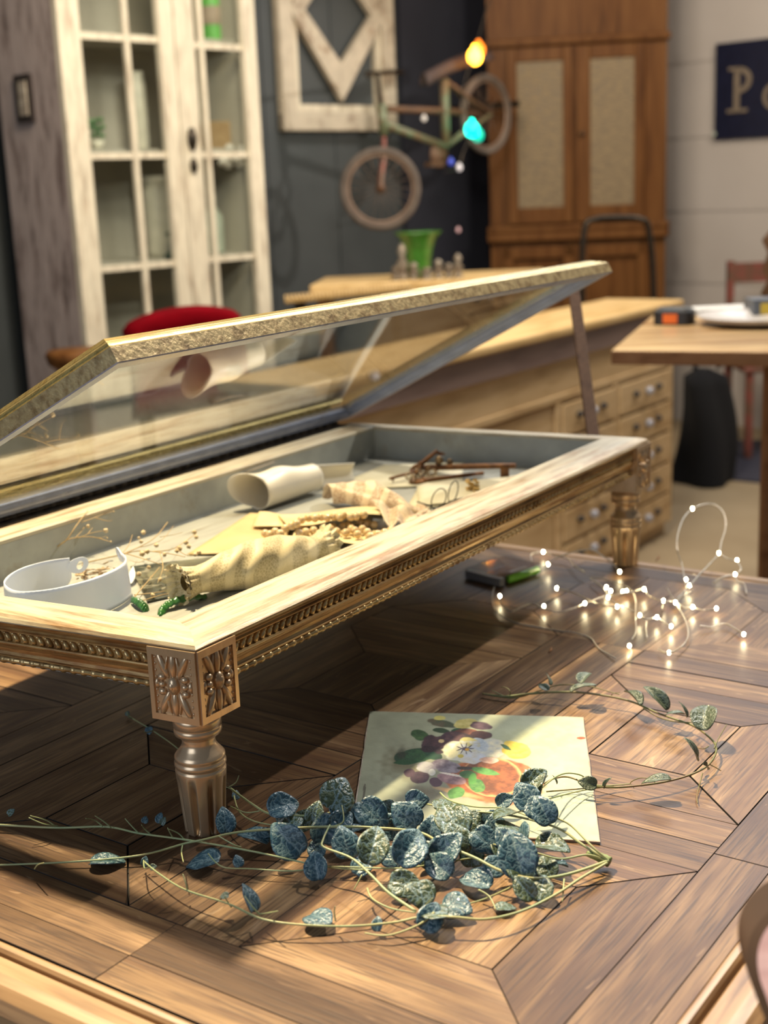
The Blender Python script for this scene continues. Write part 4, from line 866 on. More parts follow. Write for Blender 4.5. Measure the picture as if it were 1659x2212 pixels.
# glass plate and leaves
b = MB(); q = [F_(282, 1228), F_(486, 1204), F_(505, 1262), F_(318, 1304)]; b.prism([p + V((0, 0, .001)) for p in q], V((0, 0, .002)))
mm, t, bs = nt('dark_photo_plate'); nz = N(t, 'ShaderNodeTexNoise'); nz.inputs['Scale'].default_value = 26; nz.inputs['Detail'].default_value = 5; nz.inputs['Distortion'].default_value = 1.5; t.links.new(coords(t), nz.inputs[0])
t.links.new(ramp(t, nz.outputs[0], [(.42, (.012, .016, .014)), (.55, (.04, .05, .04)), (.68, (.3, .27, .2))]), bs.inputs['Base Color']); bs.inputs['Roughness'].default_value = .12
tag(b.build('glass_plate', mm), 'dark glossy glass negative lying under the dried sprig', 'glass plate')
M['fern'] = mplain('green_leaf', (.04, .17, .03), .3, 0, (.015, .07, .02), 60, coat=.4)
for pts, wd, lb in (([(346, 1328, .002), (352, 1306, .009), (375, 1292, .013), (410, 1284, .012), (446, 1284, .004)], .010, 'long curved glossy green leaf in front of the lace roll'), ([(318, 1318, .002), (310, 1302, .010), (298, 1292, .012), (284, 1290, .008)], .009, 'short curled green leaf against the right end of the collar')):
    sp_ = spline([F_(*p) for p in pts], 8)
    def lf(u, v):
        x = u*(len(sp_) - 1); i = min(int(x), len(sp_) - 2); p = sp_[i].lerp(sp_[i + 1], x - i); d = (sp_[i + 1] - sp_[i]); d.z = 0; d.normalize(); s_ = V((-d.y, d.x, 0)); w_ = wd*max(.05, math.sin(PI*min(1, u*.93 + .05)))**.6
        return p + s_*(w_*(v - .5)*2*.7) + V((0, 0, -.006*abs(v - .5)*2 + .0008*math.sin(60*u)))
    b = MB(); b.sheet(lf, 50, 7, .0006); tag(b.build('leaf', M['fern']), lb, 'leaf')
tg = thing('feather', 'small white feather standing by the right end of the collar', 'feather', F_(282, 1268)); b = MB()
def ff(u, v): p = F_(282, 1262, .004).lerp(F_(288, 1222, .016), u); return p + _r*(.0045*math.sin(PI*u**.8)*(v - .5)*2)
b.sheet(ff, 12, 5, .0006); b.build('vane', mplain('white_feather', (.75, .75, .72), .7), tg)
# lace
def mlace(name, c, dark, s1, s2, gold=.0):
    m, t, bs = nt(name); co = coords(t); v = N(t, 'ShaderNodeTexVoronoi', feature='DISTANCE_TO_EDGE'); v.inputs['Scale'].default_value = s1; t.links.new(co, v.inputs[0])
    wv = N(t, 'ShaderNodeTexWave', wave_type='BANDS', bands_direction='X'); wv.inputs['Scale'].default_value = s2; wv.inputs['Distortion'].default_value = 9; wv.inputs['Detail'].default_value = 2; wv.inputs['Detail Scale'].default_value = .7; t.links.new(co, wv.inputs[0])
    a = ramp(t, v.outputs[0], [(.02, c), (.16, dark)]); t.links.new(mixc(t, ramp(t, wv.outputs[0], [(.55, (0, 0, 0)), (.75, (.8,)*3)]), a, tuple(min(1, x*1.15) for x in c)), bs.inputs['Base Color'])
    bs.inputs['Roughness'].default_value = .55; bs.inputs['Sheen Weight'].default_value = .3; bump(t, bs, wv.outputs[0], .6, .003); return m
M['lace'] = mlace('gold_lace', (.62, .51, .29), (.42, .33, .16), 260, 11); M['lace2'] = mlace('cream_lace', (.64, .50, .32), (.36, .22, .12), 230, 9)
la, lb_ = F_(392, 1262, .025), F_(705, 1176, .025); lx = (lb_ - la); LL = lx.length; lx.normalize(); lx.z = 0; ly = V((-lx.y, lx.x, 0))
lr = thing('lace_roll', 'plump roll of gold and cream lace near the front rail', 'lace', F_(540, 1260))
def lacef(u, v, rs=1):
    a = 2*PI*u; rp = [(.0, .019), (.05, .017), (.12, .016), (.22, .020), (.36, .0265), (.52, .0300), (.68, .0265), (.8, .021), (.9, .014), (1, .019)]
    for (p, q), (p2, q2) in zip(rp, rp[1:]):
        if p <= v <= p2: r = q + (q2 - q)*(v - p)/(p2 - p); break
    r *= 1.14 + .06*noise.noise(V((math.cos(a)*1.5, math.sin(a)*1.5, v*6))) + .035*math.sin(5*a + 30*v) + (.10*math.sin(16*a)*(1 - v/.07) if v < .07 else 0) + (.12*math.sin(13*a)*(v - .93)/.07 if v > .93 else 0)
    return la + lx*LL*v + ly*(r*math.cos(a)*.95) + V((0, 0, max(r*math.sin(a)*.92, -.0238)))
b = MB(); b.grid(lambda u, v: lacef(u, v), 72, 70, True); b.build('roll', M['lace'], lr)
for v0, sg_ in ((.015, -1), (.975, 1)):                        # ruffled ends
    b = MB()
    for k in range(3):
        def rf(u, v): a = 2*PI*u; r = (.010 + .0040*k) + v*.008 + .0016*math.sin(11*a + k)*v; return la + lx*(LL*v0 + sg_*(v*.008 + k*.0026 - .002) + .003*math.sin(14*a + 2*k)*v) + ly*(r*math.cos(a)) + V((0, 0, max(r*math.sin(a), -.024)))
        b.grid(rf, 84, 5, True)
    b.build('ruffle', M['lace'], lr)
b = MB(); 
for k in range(12):                                            # embroidered leaf spray
    x = k/11; c = F_(578 + 75*x, 1262 - 22*x, .0); c = la + lx*LL*(.55 + .18*x) - ly*.018 + V((0, 0, .016 - .006*x))
    for s_ in (-1, 1): b.ell(c + V((0, 0, s_*.003)) , .0034, .0012, .001, Matrix.Rotation(s_*.5, 3, 'Y'), 6, 4)
b.build('embroidery', mplain('gold_thread', (.6, .48, .2), .4, .3), lr)
lc = thing('crumpled_lace', 'crumpled cream lace draped beside the rolled cuff', 'lace', F_(820, 1100))
def lace2(u, v):
    p0 = F_(712, 1080, .014).lerp(F_(935, 1112, .004), u); nrm = V((-.3, 1, 0)).normalized()
    arch = math.sin(PI*min(1, u*1.15 + .12))**.8; a = (v - .5)*PI*1.05; r = .034 + .012*math.sin(PI*u)
    q = p0 + nrm*(r*math.sin(a)*.95 + .012) + V((0, 0, (.027*arch + .008)*math.cos(a) + .005*math.sin(9*u + 5*v) + .003*noise.noise(V((u*9, v*9, 1)))))
    q.z = max(q.z, TZ + FZ + .002); return q
b = MB(); b.sheet(lace2, 46, 40, .0012); b.build('drape', M['lace2'], lc)
def lace3(u, v):
    p = F_(800, 1082, .030).lerp(F_(925, 1108, .016), u); q = F_(838, 1135, .016).lerp(F_(900, 1132, .006), u); z = .005*math.sin(14*u + 3*v) + .003*noise.noise(V((u*7, v*7, 4)))
    r = p.lerp(q, v) + V((0, 0, z)); r.z = max(r.z, TZ + FZ + .002); return r
b = MB(); b.sheet(lace3, 34, 20, .0012); b.build('front_fold', M['lace2'], lc)
# old paper
def mpaper(name, c, c2, ink, ls):
    m, t, bs = nt(name); co = coords(t, (1, 1, 1)); nz = N(t, 'ShaderNodeTexNoise'); nz.inputs['Scale'].default_value = 14; t.links.new(co, nz.inputs[0])
    wv = N(t, 'ShaderNodeTexWave', wave_type='BANDS', bands_direction='Y'); wv.inputs['Scale'].default_value = ls; wv.inputs['Distortion'].default_value = 1.2; wv.inputs['Detail Scale'].default_value = 30; t.links.new(co, wv.inputs[0])
    a = ramp(t, nz.outputs[0], [(.35, c2), (.65, c)]); t.links.new(mixc(t, ramp(t, wv.outputs[0], [(.72, (0, 0, 0)), (.9, (ink,)*3)]), a, (.15, .1, .05)), bs.inputs['Base Color']); bs.inputs['Roughness'].default_value = .6; return m
M['paper'] = mpaper('yellowed_paper', (.58, .43, .20), (.48, .34, .15), .4, 60); M['parch'] = mpaper('parchment', (.66, .52, .28), (.55, .42, .2), 0, 10); M['cream'] = mpaper('cream_paper', (.70, .64, .46), (.6, .54, .36), .3, 55)
def sheet4(name, label, c4, th=.0006, mt='paper', wav=0, cat='paper', nn=14, lay=0):
    def f(u, v):
        p = F_(*c4[0]).lerp(F_(*c4[1]), u).lerp(F_(*c4[3]).lerp(F_(*c4[2]), u), v); return p + V((0, 0, wav*(math.sin(PI*u*1.5 + v) + .5) * (.3 + v)))
    b = MB(); b.sheet(f, nn, nn, th); return tag(b.build(name, M[mt]), label, cat)
sheet4('old_letter', 'yellowed handwritten letter between the rolled cuff and the lace roll', [(404, 1198, .002), (600, 1196, .004), (640, 1118, .004), (540, 1112, .008)], wav=.0015)
sheet4('curled_note', 'pale curled note lying on the yellowed letter', [(545, 1138, .010), (668, 1138, .012), (640, 1112, .012), (560, 1110, .014)], wav=.002, mt='parch')
def parch(c0, c1, d0, d1, wv_):
    a0, a1, e0, e1 = F_(*c0), F_(*c1), F_(*d0), F_(*d1)
    def f(u, v): p = a0.lerp(a1, u); q = e0.lerp(e1, u); return p.lerp(q, v) + V((0, 0, wv_*math.sin(PI*u*2.0)*(1 - .5*v)))
    return f
b = MB(); b.sheet(parch((620, 1134, .024), (822, 1112, .030), (600, 1112, .014), (820, 1094, .012), -.004), 30, 8, .0008); tag(b.build('upper_parchment', M['parch']), 'wavy parchment strip carrying the rear row of pearls', 'parchment')
b = MB(); b.sheet(parch((632, 1158, .013), (806, 1176, .016), (640, 1140, .010), (835, 1146, .012), .002), 30, 8, .0008); tag(b.build('lower_parchment', M['parch']), 'curved parchment tongue carrying the front row of pearls', 'parchment')
b = MB(); b.sheet(parch((664, 1190, .003), (720, 1172, .006), (668, 1178, .012), (724, 1150, .034), .002), 10, 6, .0008); tag(b.build('ragged_ribbon', M['lace']), 'ragged cream ribbon end sticking up beside the lace roll', 'ribbon')
M['pearl'] = mplain('pearl', (.66, .48, .25), .2, 0, (.6, .42, .2), 90, coat=.6)
def pearls(label, pts, r=.0060):
    nk = thing('pearl_necklace', label, 'necklace', F_(pts[0][0], pts[0][1], 0)); b0 = None
    path = [F_(x, y, h) for x, y, h in pts]
    for i, p in enumerate(path):
        if b0 is None: b = MB(); b.ell(p, r, n=14, k=9); b0 = b.build('pearl', M['pearl'], nk); o0 = p
        else:
            c = b0.copy(); C.objects.link(c); c.parent = nk; c.location = p - o0
    b = MB(); b.tube(path, .0006, 5); b.build('thread', M['parch'], nk)
Zp = lambda X, Y: (500 + X/3.606, 1080 + Y/3.606)
pr_ = [(*Zp(x, y), .0350 if y < 200 else .021) for x, y in ((1030, 115), (970, 128), (930, 132), (870, 120), (845, 135), (800, 128), (745, 136), (700, 132), (650, 142), (600, 140), (545, 155), (505, 185), (470, 200), (420, 222), (380, 262), (340, 248), (300, 268), (262, 262))]
pr_ = [(x, y, .0345 - .02*max(0, (640 - x)/70) if x < 640 else .0345) for x, y, h in pr_]
pearls('rear row of ivory pearls lying along the wavy parchment strip', pr_)
pearls('front row of ivory pearls lying on the curved parchment tongue', [(*Zp(x, y), .0205) for x, y in ((530, 262), (578, 250), (640, 238), (715, 240), (770, 226), (820, 246), (890, 256), (935, 226), (962, 240), (982, 268), (1020, 228), (1058, 252), (1080, 284), (1138, 268), (1195, 255), (1240, 240))])
pearls('pearls in the shade under the curved parchment tongue', [(*Zp(x, y), .0055) for x, y in ((560, 305), (605, 322), (612, 368), (682, 352), (720, 325), (755, 335), (800, 318))])
pearls('pearls in the shade between the two parchment strips', [(*Zp(x, y), .011) for x, y in ((545, 215), (575, 205), (790, 210), (870, 205), (905, 195), (1010, 175), (1060, 185), (1110, 195))])
# keys
M['rust'] = mplain('rusty_iron', (.26, .11, .03), .6, .35, (.12, .05, .02), 90, bmp=.4)
def key(label, a, bow_r, tip, bit_at, bit_len, bit_h, r=.0034, bd=V((0, 0, -1)), group=None):
    k = thing('old_key', label, 'key', F_(a[0], a[1])); p, q = F_(*a), F_(*tip); d = (q - p).normalized(); s_ = d.cross(V((0, 0, 1))).normalized()
    b = MB(); b.tube([p + d*bow_r*.95, p + d*(bow_r*.95 + .004), p + d*(bow_r*.95 + .007), p.lerp(q, .5), q], [r*.9, r*1.5, r, r*.95, r*.85], 12); b.build('shaft', M['rust'], k)
    b = MB(); b.tube([p + d*bow_r*math.cos(2*PI*i/28) + s_*bow_r*.85*math.sin(2*PI*i/28) for i in range(28)], r*.75, 8, closed=True); b.build('bow', M['rust'], k)
    b = MB(); c = p.lerp(q, bit_at); b.box(c - d*bit_len/2 + s_*.0015 , d*bit_len, -s_*.003, bd*bit_h); b.box(c - d*bit_len*.1 + bd*bit_h + s_*.0015, d*bit_len*.4, -s_*.003, bd*.003); b.build('bit', M['rust'], k, bevel=.0006)
key('long rusty key with a large square bit lying to the right', (926, 1010, .014), .011, (1113, 1006, .024), .88, .015, .021, .0052)
key('dark rusty key lying under the long one', (900, 1040, .006), .010, (1044, 1022, .006), .85, .013, .011, .0042, bd=V((.3, -.9, .1)))
key('rusty key pointing upward from the bunch', (898, 1012, .016), .009, (944, 974, .040), .93, .008, .013, .0042, bd=(_r*.95 - V((0, 0, .3))))
key('thin dark key pointing left from the bunch', (900, 1018, .014), .008, (842, 1034, .012), .88, .004, .004, .0028)
kr = thing('key_ring', 'tangle of small tarnished rings and loops in the middle of the keys', 'key ring', F_(895, 1035))
b = MB(); rd = random.Random(4)
for i in range(9):
    c = F_(885 + 8*i, 1034 - 3*i + rd.uniform(-8, 6), .012 + .004*rd.random()); X = V((rd.gauss(0, 1), rd.gauss(0, 1), rd.gauss(0, .6))).normalized(); Y = X.orthogonal().normalized(); R_ = rd.uniform(.005, .008)
    b.tube([c + X*R_*math.cos(2*PI*k/18) + Y*R_*math.sin(2*PI*k/18) for k in range(18)], .0014, 6, closed=True)
b.ell(F_(949, 994, .028), .0075, n=14, k=9); b.ell(F_(972, 998, .024), .006, .004, .006)
b.build('rings', mplain('dark_brass', (.12, .08, .05), .4, .7, (.3, .2, .1), 60), kr)
# letters and spectacles
sheet4('cream_envelope', 'cream envelope lying under the bunch of keys', [(700, 1060, .002), (1000, 1046, .003), (1000, 1000, .003), (830, 1004, .003)], mt='cream', th=.0012)
sheet4('written_sheet', 'cream written sheet under the spectacles', [(870, 1112, .001), (1090, 1060, .001), (1160, 1020, .002), (900, 1060, .003)], mt='cream', th=.0012)
sheet4('folded_letter', 'folded cream letter fanned over the written sheet', [(905, 1092, .004), (1040, 1080, .005), (1120, 1028, .007), (900, 1050, .006)], mt='cream', th=.0009)
sg2 = thing('spectacles', 'old wire spectacles with thin oval rims by the front rail', 'spectacles', F_(960, 1090)); M['wire'] = mplain('dark_wire', (.05, .05, .045), .3, .8)
ce = []
for px, py, h, rx, rz in ((948, 1078, .016, .0125, .0165), (979, 1062, .020, .008, .0175)):
    c = F_(px, py, h); X = (_r + V((0, .5, 0))).normalized(); ce.append(c)
    b = MB(); b.tube([c + X*rx*math.cos(2*PI*i/30) + (V((0, 0, 1)) + X*.25).normalized()*rz*math.sin(2*PI*i/30) for i in range(30)], .0009, 6, closed=True); b.build('rim', M['wire'], sg2)
for pts in ([(934, 1096, .004), (960, 1094, .003), (1005, 1084, .004)], [(934, 1096, .004), (915, 1088, .006), (900, 1084, .008)], [(968, 1085, .008), (990, 1078, .010), (1010, 1074, .010)]):
    b = MB(); b.tube(spline([F_(*p) for p in pts], 5), .0011, 6); b.build('temple', M['wire'], sg2)
df = thing('dried_flower', 'small golden dried flower beside the spectacles', 'dried flower', F_(1022, 1060)); b = MB(); rd = random.Random(8)
for i in range(26):
    a = rd.random()*6.3; r = rd.random()*.012; b.ell(F_(1022, 1048, .014) + V((r*math.cos(a), r*math.sin(a), rd.uniform(-.008, .008))), .005, .0035, .0018, Matrix.Rotation(a, 3, 'Z') @ Matrix.Rotation(rd.uniform(-1, 1), 3, 'X'), 7, 4)
b.build('petals', mplain('golden_petal', (.6, .4, .13), .7, 0, (.45, .27, .08), 90), df)
b = MB(); b.tube([F_(1022, 1060, .008), F_(1040, 1075, .002)], .0012, 5); b.build('stalk', M['dry'], df)
b = MB(); b.ell(F_(1017, 1037, .012), .004, .003, .002); tag(b.build('blue_bead', mplain('blue_glass', (.03, .12, .18), .2)), 'tiny blue-green bead behind the golden dried flower', 'bead')
# ================================================================ painting of pansies lying on the table
def lin(c): return tuple((x/255/12.92 if x/255 <= .04045 else ((x/255 + .055)/1.055)**2.4) for x in c)
PTL, PTR, PBR, PBL = P(798, 1536, .003), P(1260, 1549, .003), P(1297, 1818, .003), P(760, 1790, .003)
pt_ = thing('pansy_painting', 'unframed painting of pansies and a terracotta bowl lying on the table', 'painting', P(1030, 1680))
b = MB(); q = [PBL, PBR, PTR, PTL]
edge = []
rd = random.Random(2)
for a, c in zip(q, q[1:] + q[:1]):
    for k in range(14): edge.append(a.lerp(c, k/14) + V((rd.uniform(-1, 1), rd.uniform(-1, 1), 0))*.0006)
b.prism([V((p.x, p.y, TZ + .0003)) for p in edge], V((0, 0, .0026))); b.build('board', mplain('board_edge', (.42, .36, .30), .7, 0, (.25, .18, .14), 60), pt_)
ex, ey = (PTR - PTL + PBR - PBL)/2, (PTL - PBL + PTR - PBR)/2
NX, NY = 330, 270
U_, V_ = np.meshgrid(np.linspace(.003, .997, NX), np.linspace(.003, .997, NY))
def bil(c): return (np.array(PBL)[c]*(1 - U_)*(1 - V_) + np.array(PBR)[c]*U_*(1 - V_) + np.array(PTR)[c]*U_*V_ + np.array(PTL)[c]*(1 - U_)*V_)
GX, GY = bil(0), bil(1)
rs = np.random.RandomState(3)
def vnoise(n, k=1.0):
    g = rs.rand(n + 2, n + 2); x = U_*n; y = V_*n; xi, yi = x.astype(int), y.astype(int); fx, fy = x - xi, y - yi
    fx = fx*fx*(3 - 2*fx); fy = fy*fy*(3 - 2*fy)
    return g[yi, xi]*(1 - fx)*(1 - fy) + g[yi, xi + 1]*fx*(1 - fy) + g[yi + 1, xi]*(1 - fx)*fy + g[yi + 1, xi + 1]*fx*fy
n1, n2, n3, n4 = vnoise(5), vnoise(14), vnoise(40), vnoise(110)
img = np.zeros((NY, NX, 3))
def L3(c): return np.array(lin(c))
f = np.clip((U_ - .25)*1.3 + (n1 - .5)*.7, 0, 1)[..., None]
img[:] = L3((156, 160, 140))*(1 - f) + L3((200, 206, 176))*f
img *= (.86 + .2*n2 + .12*n3)[..., None]
def zp(X, Y): p = P(780 + X/3.072, 1530 + Y/3.072, .003); return p.x, p.y
def blob(X, Y, rx, ry, c, rot=0, al=1, rag=.25, c2=None, soft=.08, ptn=None):
    o = zp(X, Y); ax = zp(X + rx*math.cos(rot), Y + rx*math.sin(rot)); ay = zp(X - ry*math.sin(rot), Y + ry*math.cos(rot))
    A = np.array([[ax[0] - o[0], ay[0] - o[0]], [ax[1] - o[1], ay[1] - o[1]]]); Ai = np.linalg.inv(A)
    dx, dy = GX - o[0], GY - o[1]; a = Ai[0, 0]*dx + Ai[0, 1]*dy; b_ = Ai[1, 0]*dx + Ai[1, 1]*dy
    r = np.sqrt(a*a + b_*b_) + rag*(n3 - .5) + rag*.6*(n2 - .5)
    if ptn == 'leaf': r = np.abs(b_)/np.clip(1 - a*a, .01, 1) + np.clip(np.abs(a) - .97, 0, 1)*30 + rag*(n3 - .5)
    m = np.clip((1 - r)/soft, 0, 1)*al
    cc = L3(c)[None, None]*np.ones_like(img)
    if c2 is not None: w2 = np.clip(.5 + .5*a + (n3 - .5)*1.2 + (n4 - .5)*.8, 0, 1)[..., None]; cc = cc*(1 - w2) + L3(c2)*w2
    cc = cc*(.85 + .22*n3 + .14*n4)[..., None]
    img[:] = img*(1 - m[..., None]) + cc*m[..., None]
blob(300, 370, 240, 130, (112, 104, 78), al=.75, soft=.8, rag=.5); blob(430, 560, 200, 80, (112, 98, 80), al=.7, soft=.9)
blob(1200, 200, 300, 120, (214, 216, 158), al=.6, soft=.9); blob(1300, 450, 220, 260, (214, 214, 182), al=.7, soft=.9)
blob(890, 480, 350, 158, (186, 112, 66), .10, c2=(200, 130, 80), rag=.08); blob(905, 468, 322, 140, (160, 92, 52), .08, c2=(186, 112, 68), rag=.06)
blob(870, 452, 208, 138, (232, 178, 122), .1, rag=.03, soft=.03); blob(862, 452, 200, 131, (126, 76, 46), .1, c2=(166, 102, 62), rag=.05)
blob(1120, 470, 30, 120, (226, 168, 120), -.35, al=.6, soft=.6); blob(640, 560, 200, 20, (232, 184, 130), .22, al=.7, soft=.5)
blob(540, 100, 105, 26, (112, 104, 84), .2, c2=(80, 92, 72)); blob(522, 66, 44, 16, (206, 198, 120), 0); blob(690, 100, 84, 30, (202, 190, 116), -.15, c2=(214, 202, 140))
blob(390, 180, 62, 36, (52, 86, 54), .3, c2=(74, 110, 66)); blob(530, 148, 58, 18, (50, 78, 54), .1); blob(640, 150, 40, 18, (46, 92, 66), 0); blob(700, 160, 80, 24, (108, 70, 66), 0, c2=(140, 92, 74))
blob(350, 320, 130, 52, (34, 74, 54), -.1, c2=(52, 96, 62)); blob(300, 358, 90, 18, (36, 84, 54), -.05, ptn='leaf'); blob(480, 310, 60, 32, (40, 88, 66), .2, c2=(30, 62, 54)); blob(270, 300, 40, 46, (52, 56, 46), al=.7, soft=.5)
blob(798, 118, 78, 28, (84, 64, 78), .15, c2=(108, 86, 98)); blob(800, 178, 76, 30, (76, 52, 58), .0, c2=(96, 60, 64)); blob(660, 188, 90, 24, (70, 56, 64), .1)
blob(490, 235, 98, 56, (70, 50, 62), .1, c2=(88, 62, 70)); blob(610, 190, 74, 36, (84, 62, 76), .1, c2=(110, 82, 84)); blob(450, 270, 50, 22, (56, 40, 52)); blob(532, 218, 20, 12, (220, 196, 150)); blob(520, 280, 40, 26, (62, 44, 56))
blob(870, 262, 98, 66, (206, 208, 202), .1, c2=(222, 216, 190)); blob(790, 240, 60, 40, (178, 190, 204), .4, c2=(196, 202, 206)); blob(650, 290, 118, 72, (212, 208, 178), .1, c2=(206, 208, 206)); blob(740, 330, 92, 38, (214, 212, 206), .0, c2=(196, 202, 214)); blob(720, 232, 70, 34, (198, 190, 128), .2, c2=(190, 196, 206)); blob(600, 300, 50, 30, (222, 216, 178)); blob(660, 318, 22, 14, (204, 188, 92))
for k in range(9): blob(690 + 40*math.cos(k*.7), 268 + 20*math.sin(k*.7), 24, 4, (58, 50, 78), k*.7, rag=.1, soft=.3)
blob(690, 270, 24, 13, (84, 70, 90)); blob(702, 274, 15, 9, (206, 160, 52))
blob(1035, 280, 96, 52, (224, 196, 80), .0, c2=(216, 200, 104)); blob(1000, 240, 56, 22, (232, 206, 86), .1); blob(960, 258, 42, 13, (58, 102, 62), .5, ptn='leaf', rag=.1)
blob(850, 345, 72, 22, (208, 168, 148), .05, c2=(216, 200, 184))
blob(560, 385, 104, 46, (118, 106, 120), .15, c2=(150, 142, 152)); blob(435, 392, 74, 40, (186, 184, 182), .2, c2=(150, 142, 150)); blob(390, 462, 66, 44, (78, 60, 74), .1, c2=(94, 72, 84)); blob(320, 430, 40, 28, (88, 66, 80)); blob(492, 490, 46, 34, (92, 68, 84), .2); blob(598, 468, 104, 34, (142, 112, 122), .2, c2=(172, 140, 144)); blob(600, 440, 90, 7, (226, 216, 206), .18); blob(472, 424, 22, 26, (200, 200, 196))
blob(820, 418, 108, 24, (72, 132, 68), .2, c2=(104, 158, 86), ptn='leaf', rag=.1); blob(710, 440, 56, 28, (58, 108, 60), .1); blob(765, 510, 66, 44, (70, 128, 66), .6, c2=(110, 156, 84)); blob(740, 470, 30, 40, (88, 150, 72), .3); blob(630, 560, 60, 36, (84, 136, 70), -.3, c2=(104, 156, 84)); blob(690, 398, 50, 12, (60, 52, 48))
blob(1462, 198, 34, 9, (176, 88, 48), 0, rag=.2); blob(20, 560, 8, 60, (70, 60, 56), .1, al=.7)
b = MB(); base = np.stack([GX, GY, np.full_like(GX, TZ + .0031) + .00012*(n3 - .5)], -1).reshape(-1, 3)
img[:] = np.clip(img, 0, 1)**1.12*.74
fs = [(j*NX + i, j*NX + i + 1, (j + 1)*NX + i + 1, (j + 1)*NX + i) for j in range(NY - 1) for i in range(NX - 1)]
mm, t, bs = nt('oil_paint'); va = N(t, 'ShaderNodeVertexColor'); va.layer_name = 'paint'; t.links.new(va.outputs[0], bs.inputs['Base Color']); bs.inputs['Roughness'].default_value = .5
nz = N(t, 'ShaderNodeTexNoise'); nz.inputs['Scale'].default_value = 400; t.links.new(coords(t), nz.inputs[0]); bump(t, bs, nz.outputs[0], .25, .0008)
me = bpy.data.meshes.new('painted_face'); org = ORG[pt_.name_full]; me.from_pydata([tuple(p - np.array(org)) for p in base], [], fs)
ca = me.color_attributes.new('paint', 'FLOAT_COLOR', 'POINT'); ca.data.foreach_set('color', np.concatenate([img.reshape(-1, 3), np.ones((NX*NY, 1))], 1).astype('f').ravel())
me.materials.append(mm); me.update(); o = bpy.data.objects.new('painted_face', me); C.objects.link(o); o.parent = pt_

# ================================================================ heart-leaved vines
def mleaf(name, dark, pale, vs, olive):
    m, t, bs = nt(name); tc = N(t, 'ShaderNodeTexCoord'); oi = N(t, 'ShaderNodeObjectInfo'); ad = N(t, 'ShaderNodeVectorMath', operation='ADD'); sc2 = N(t, 'ShaderNodeVectorMath', operation='SCALE'); sc2.inputs[3].default_value = 9
    cx = N(t, 'ShaderNodeCombineXYZ'); [t.links.new(oi.outputs['Random'], cx.inputs[k]) for k in (0, 1, 2)]; t.links.new(cx.outputs[0], sc2.inputs[0]); t.links.new(tc.outputs['Object'], ad.inputs[0]); t.links.new(sc2.outputs[0], ad.inputs[1])
    nz = N(t, 'ShaderNodeTexNoise'); nz.inputs['Scale'].default_value = 1.6; nz.inputs['Detail'].default_value = 3; t.links.new(ad.outputs[0], nz.inputs[0])
    mx = mixc(t, .55, ad.outputs[0], nz.outputs[1]); v = N(t, 'ShaderNodeTexVoronoi', feature='DISTANCE_TO_EDGE'); v.inputs['Scale'].default_value = vs*1.5; t.links.new(mx, v.inputs[0])
    sx = N(t, 'ShaderNodeSeparateXYZ'); t.links.new(tc.outputs['Object'], sx.inputs[0]); ab = N(t, 'ShaderNodeMath', operation='ABSOLUTE'); t.links.new(sx.outputs[0], ab.inputs[0])
    rib = ramp(t, ab.outputs[0], [(.02, (1, 1, 1)), (.07, (0, 0, 0))])
    net = ramp(t, v.outputs[0], [(.0, (.9, .9, .9)), (.04, (.4,)*3), (.11, (0, 0, 0))])
    r2 = ramp(t, oi.outputs['Random'], [(.0, dark), (.6, dark), (.62, olive), (1, olive)])
    c = mixc(t, net, r2, pale); c = mixc(t, rib, c, tuple(x*.8 for x in pale)); t.links.new(c, bs.inputs['Base Color'])
    bs.inputs['Roughness'].default_value = .38; bs.inputs['Coat Weight'].default_value = .2; bump(t, bs, v.outputs[0], .25, .02); return m
M['heart'] = mleaf('blue_green_heart_leaf', (.030, .080, .110), (.17, .26, .28), 2.4, (.055, .080, .04)); M['heart2'] = mleaf('dark_grey_green_leaf', (.045, .07, .05), (.14, .18, .13), 3.4, (.06, .08, .05))
M['vstem'] = mplain('pale_green_stem', (.27, .34, .17), .45, 0, (.38, .36, .16), 30); M['vstem2'] = mplain('olive_stem', (.13, .15, .05), .45, 0, (.2, .13, .06), 30)
def leafmesh(name, m, fold, tall=1.0):
    nr, na = 6, 28; vs = [V((0, 0, 0))]; 
    def out(a):                                                # heart outline, tip at +y
        s, c = math.sin(a), math.cos(a)
        x = s*(1 + .05*abs(c) - .30*max(0, c)**2); y = c*tall + .22*max(0, c)**7 + (.22*(1 - abs(s))**2 if c < 0 else 0)
        return x*.95, y
    for j in range(1, nr + 1):
        for i in range(na):
            x, y = out(2*PI*i/na); r = j/nr; x *= r; y *= r
            vs.append(V((x, y, fold*abs(x)**1.3 - .14*y*y + .05*math.sin(3*x + 2*y) - .10*(x*x))))
    fs = [(0, 1 + i, 1 + (i + 1) % na) for i in range(na)]
    for j in range(nr - 1):
        for i in range(na): a = 1 + j*na + i; c = 1 + j*na + (i + 1) % na; fs.append((a, a + na, c + na, c))
    n = len(vs); th = .045; vs2 = vs + [v - V((0, 0, th)) for v in vs]; f2 = fs + [tuple(n + k for k in reversed(f)) for f in fs]
    e = 1 + (nr - 1)*na
    for i in range(na): a, c = e + i, e + (i + 1) % na; f2.append((a, n + a, n + c, c))
    me = bpy.data.meshes.new(name); me.from_pydata([tuple(v) for v in vs2], [], f2); me.materials.append(m); me.polygons.foreach_set('use_smooth', [True]*len(f2)); me.update(); return me
LM = [leafmesh('leaf', M['heart'], .25), leafmesh('leaf', M['heart'], .5, 1.1), leafmesh('leaf', M['heart'], .12, .92)]; LM2 = [leafmesh('leaf', M['heart2'], .3, 1.1), leafmesh('leaf', M['heart2'], .6, 1.2)]
lrd = random.Random(21)
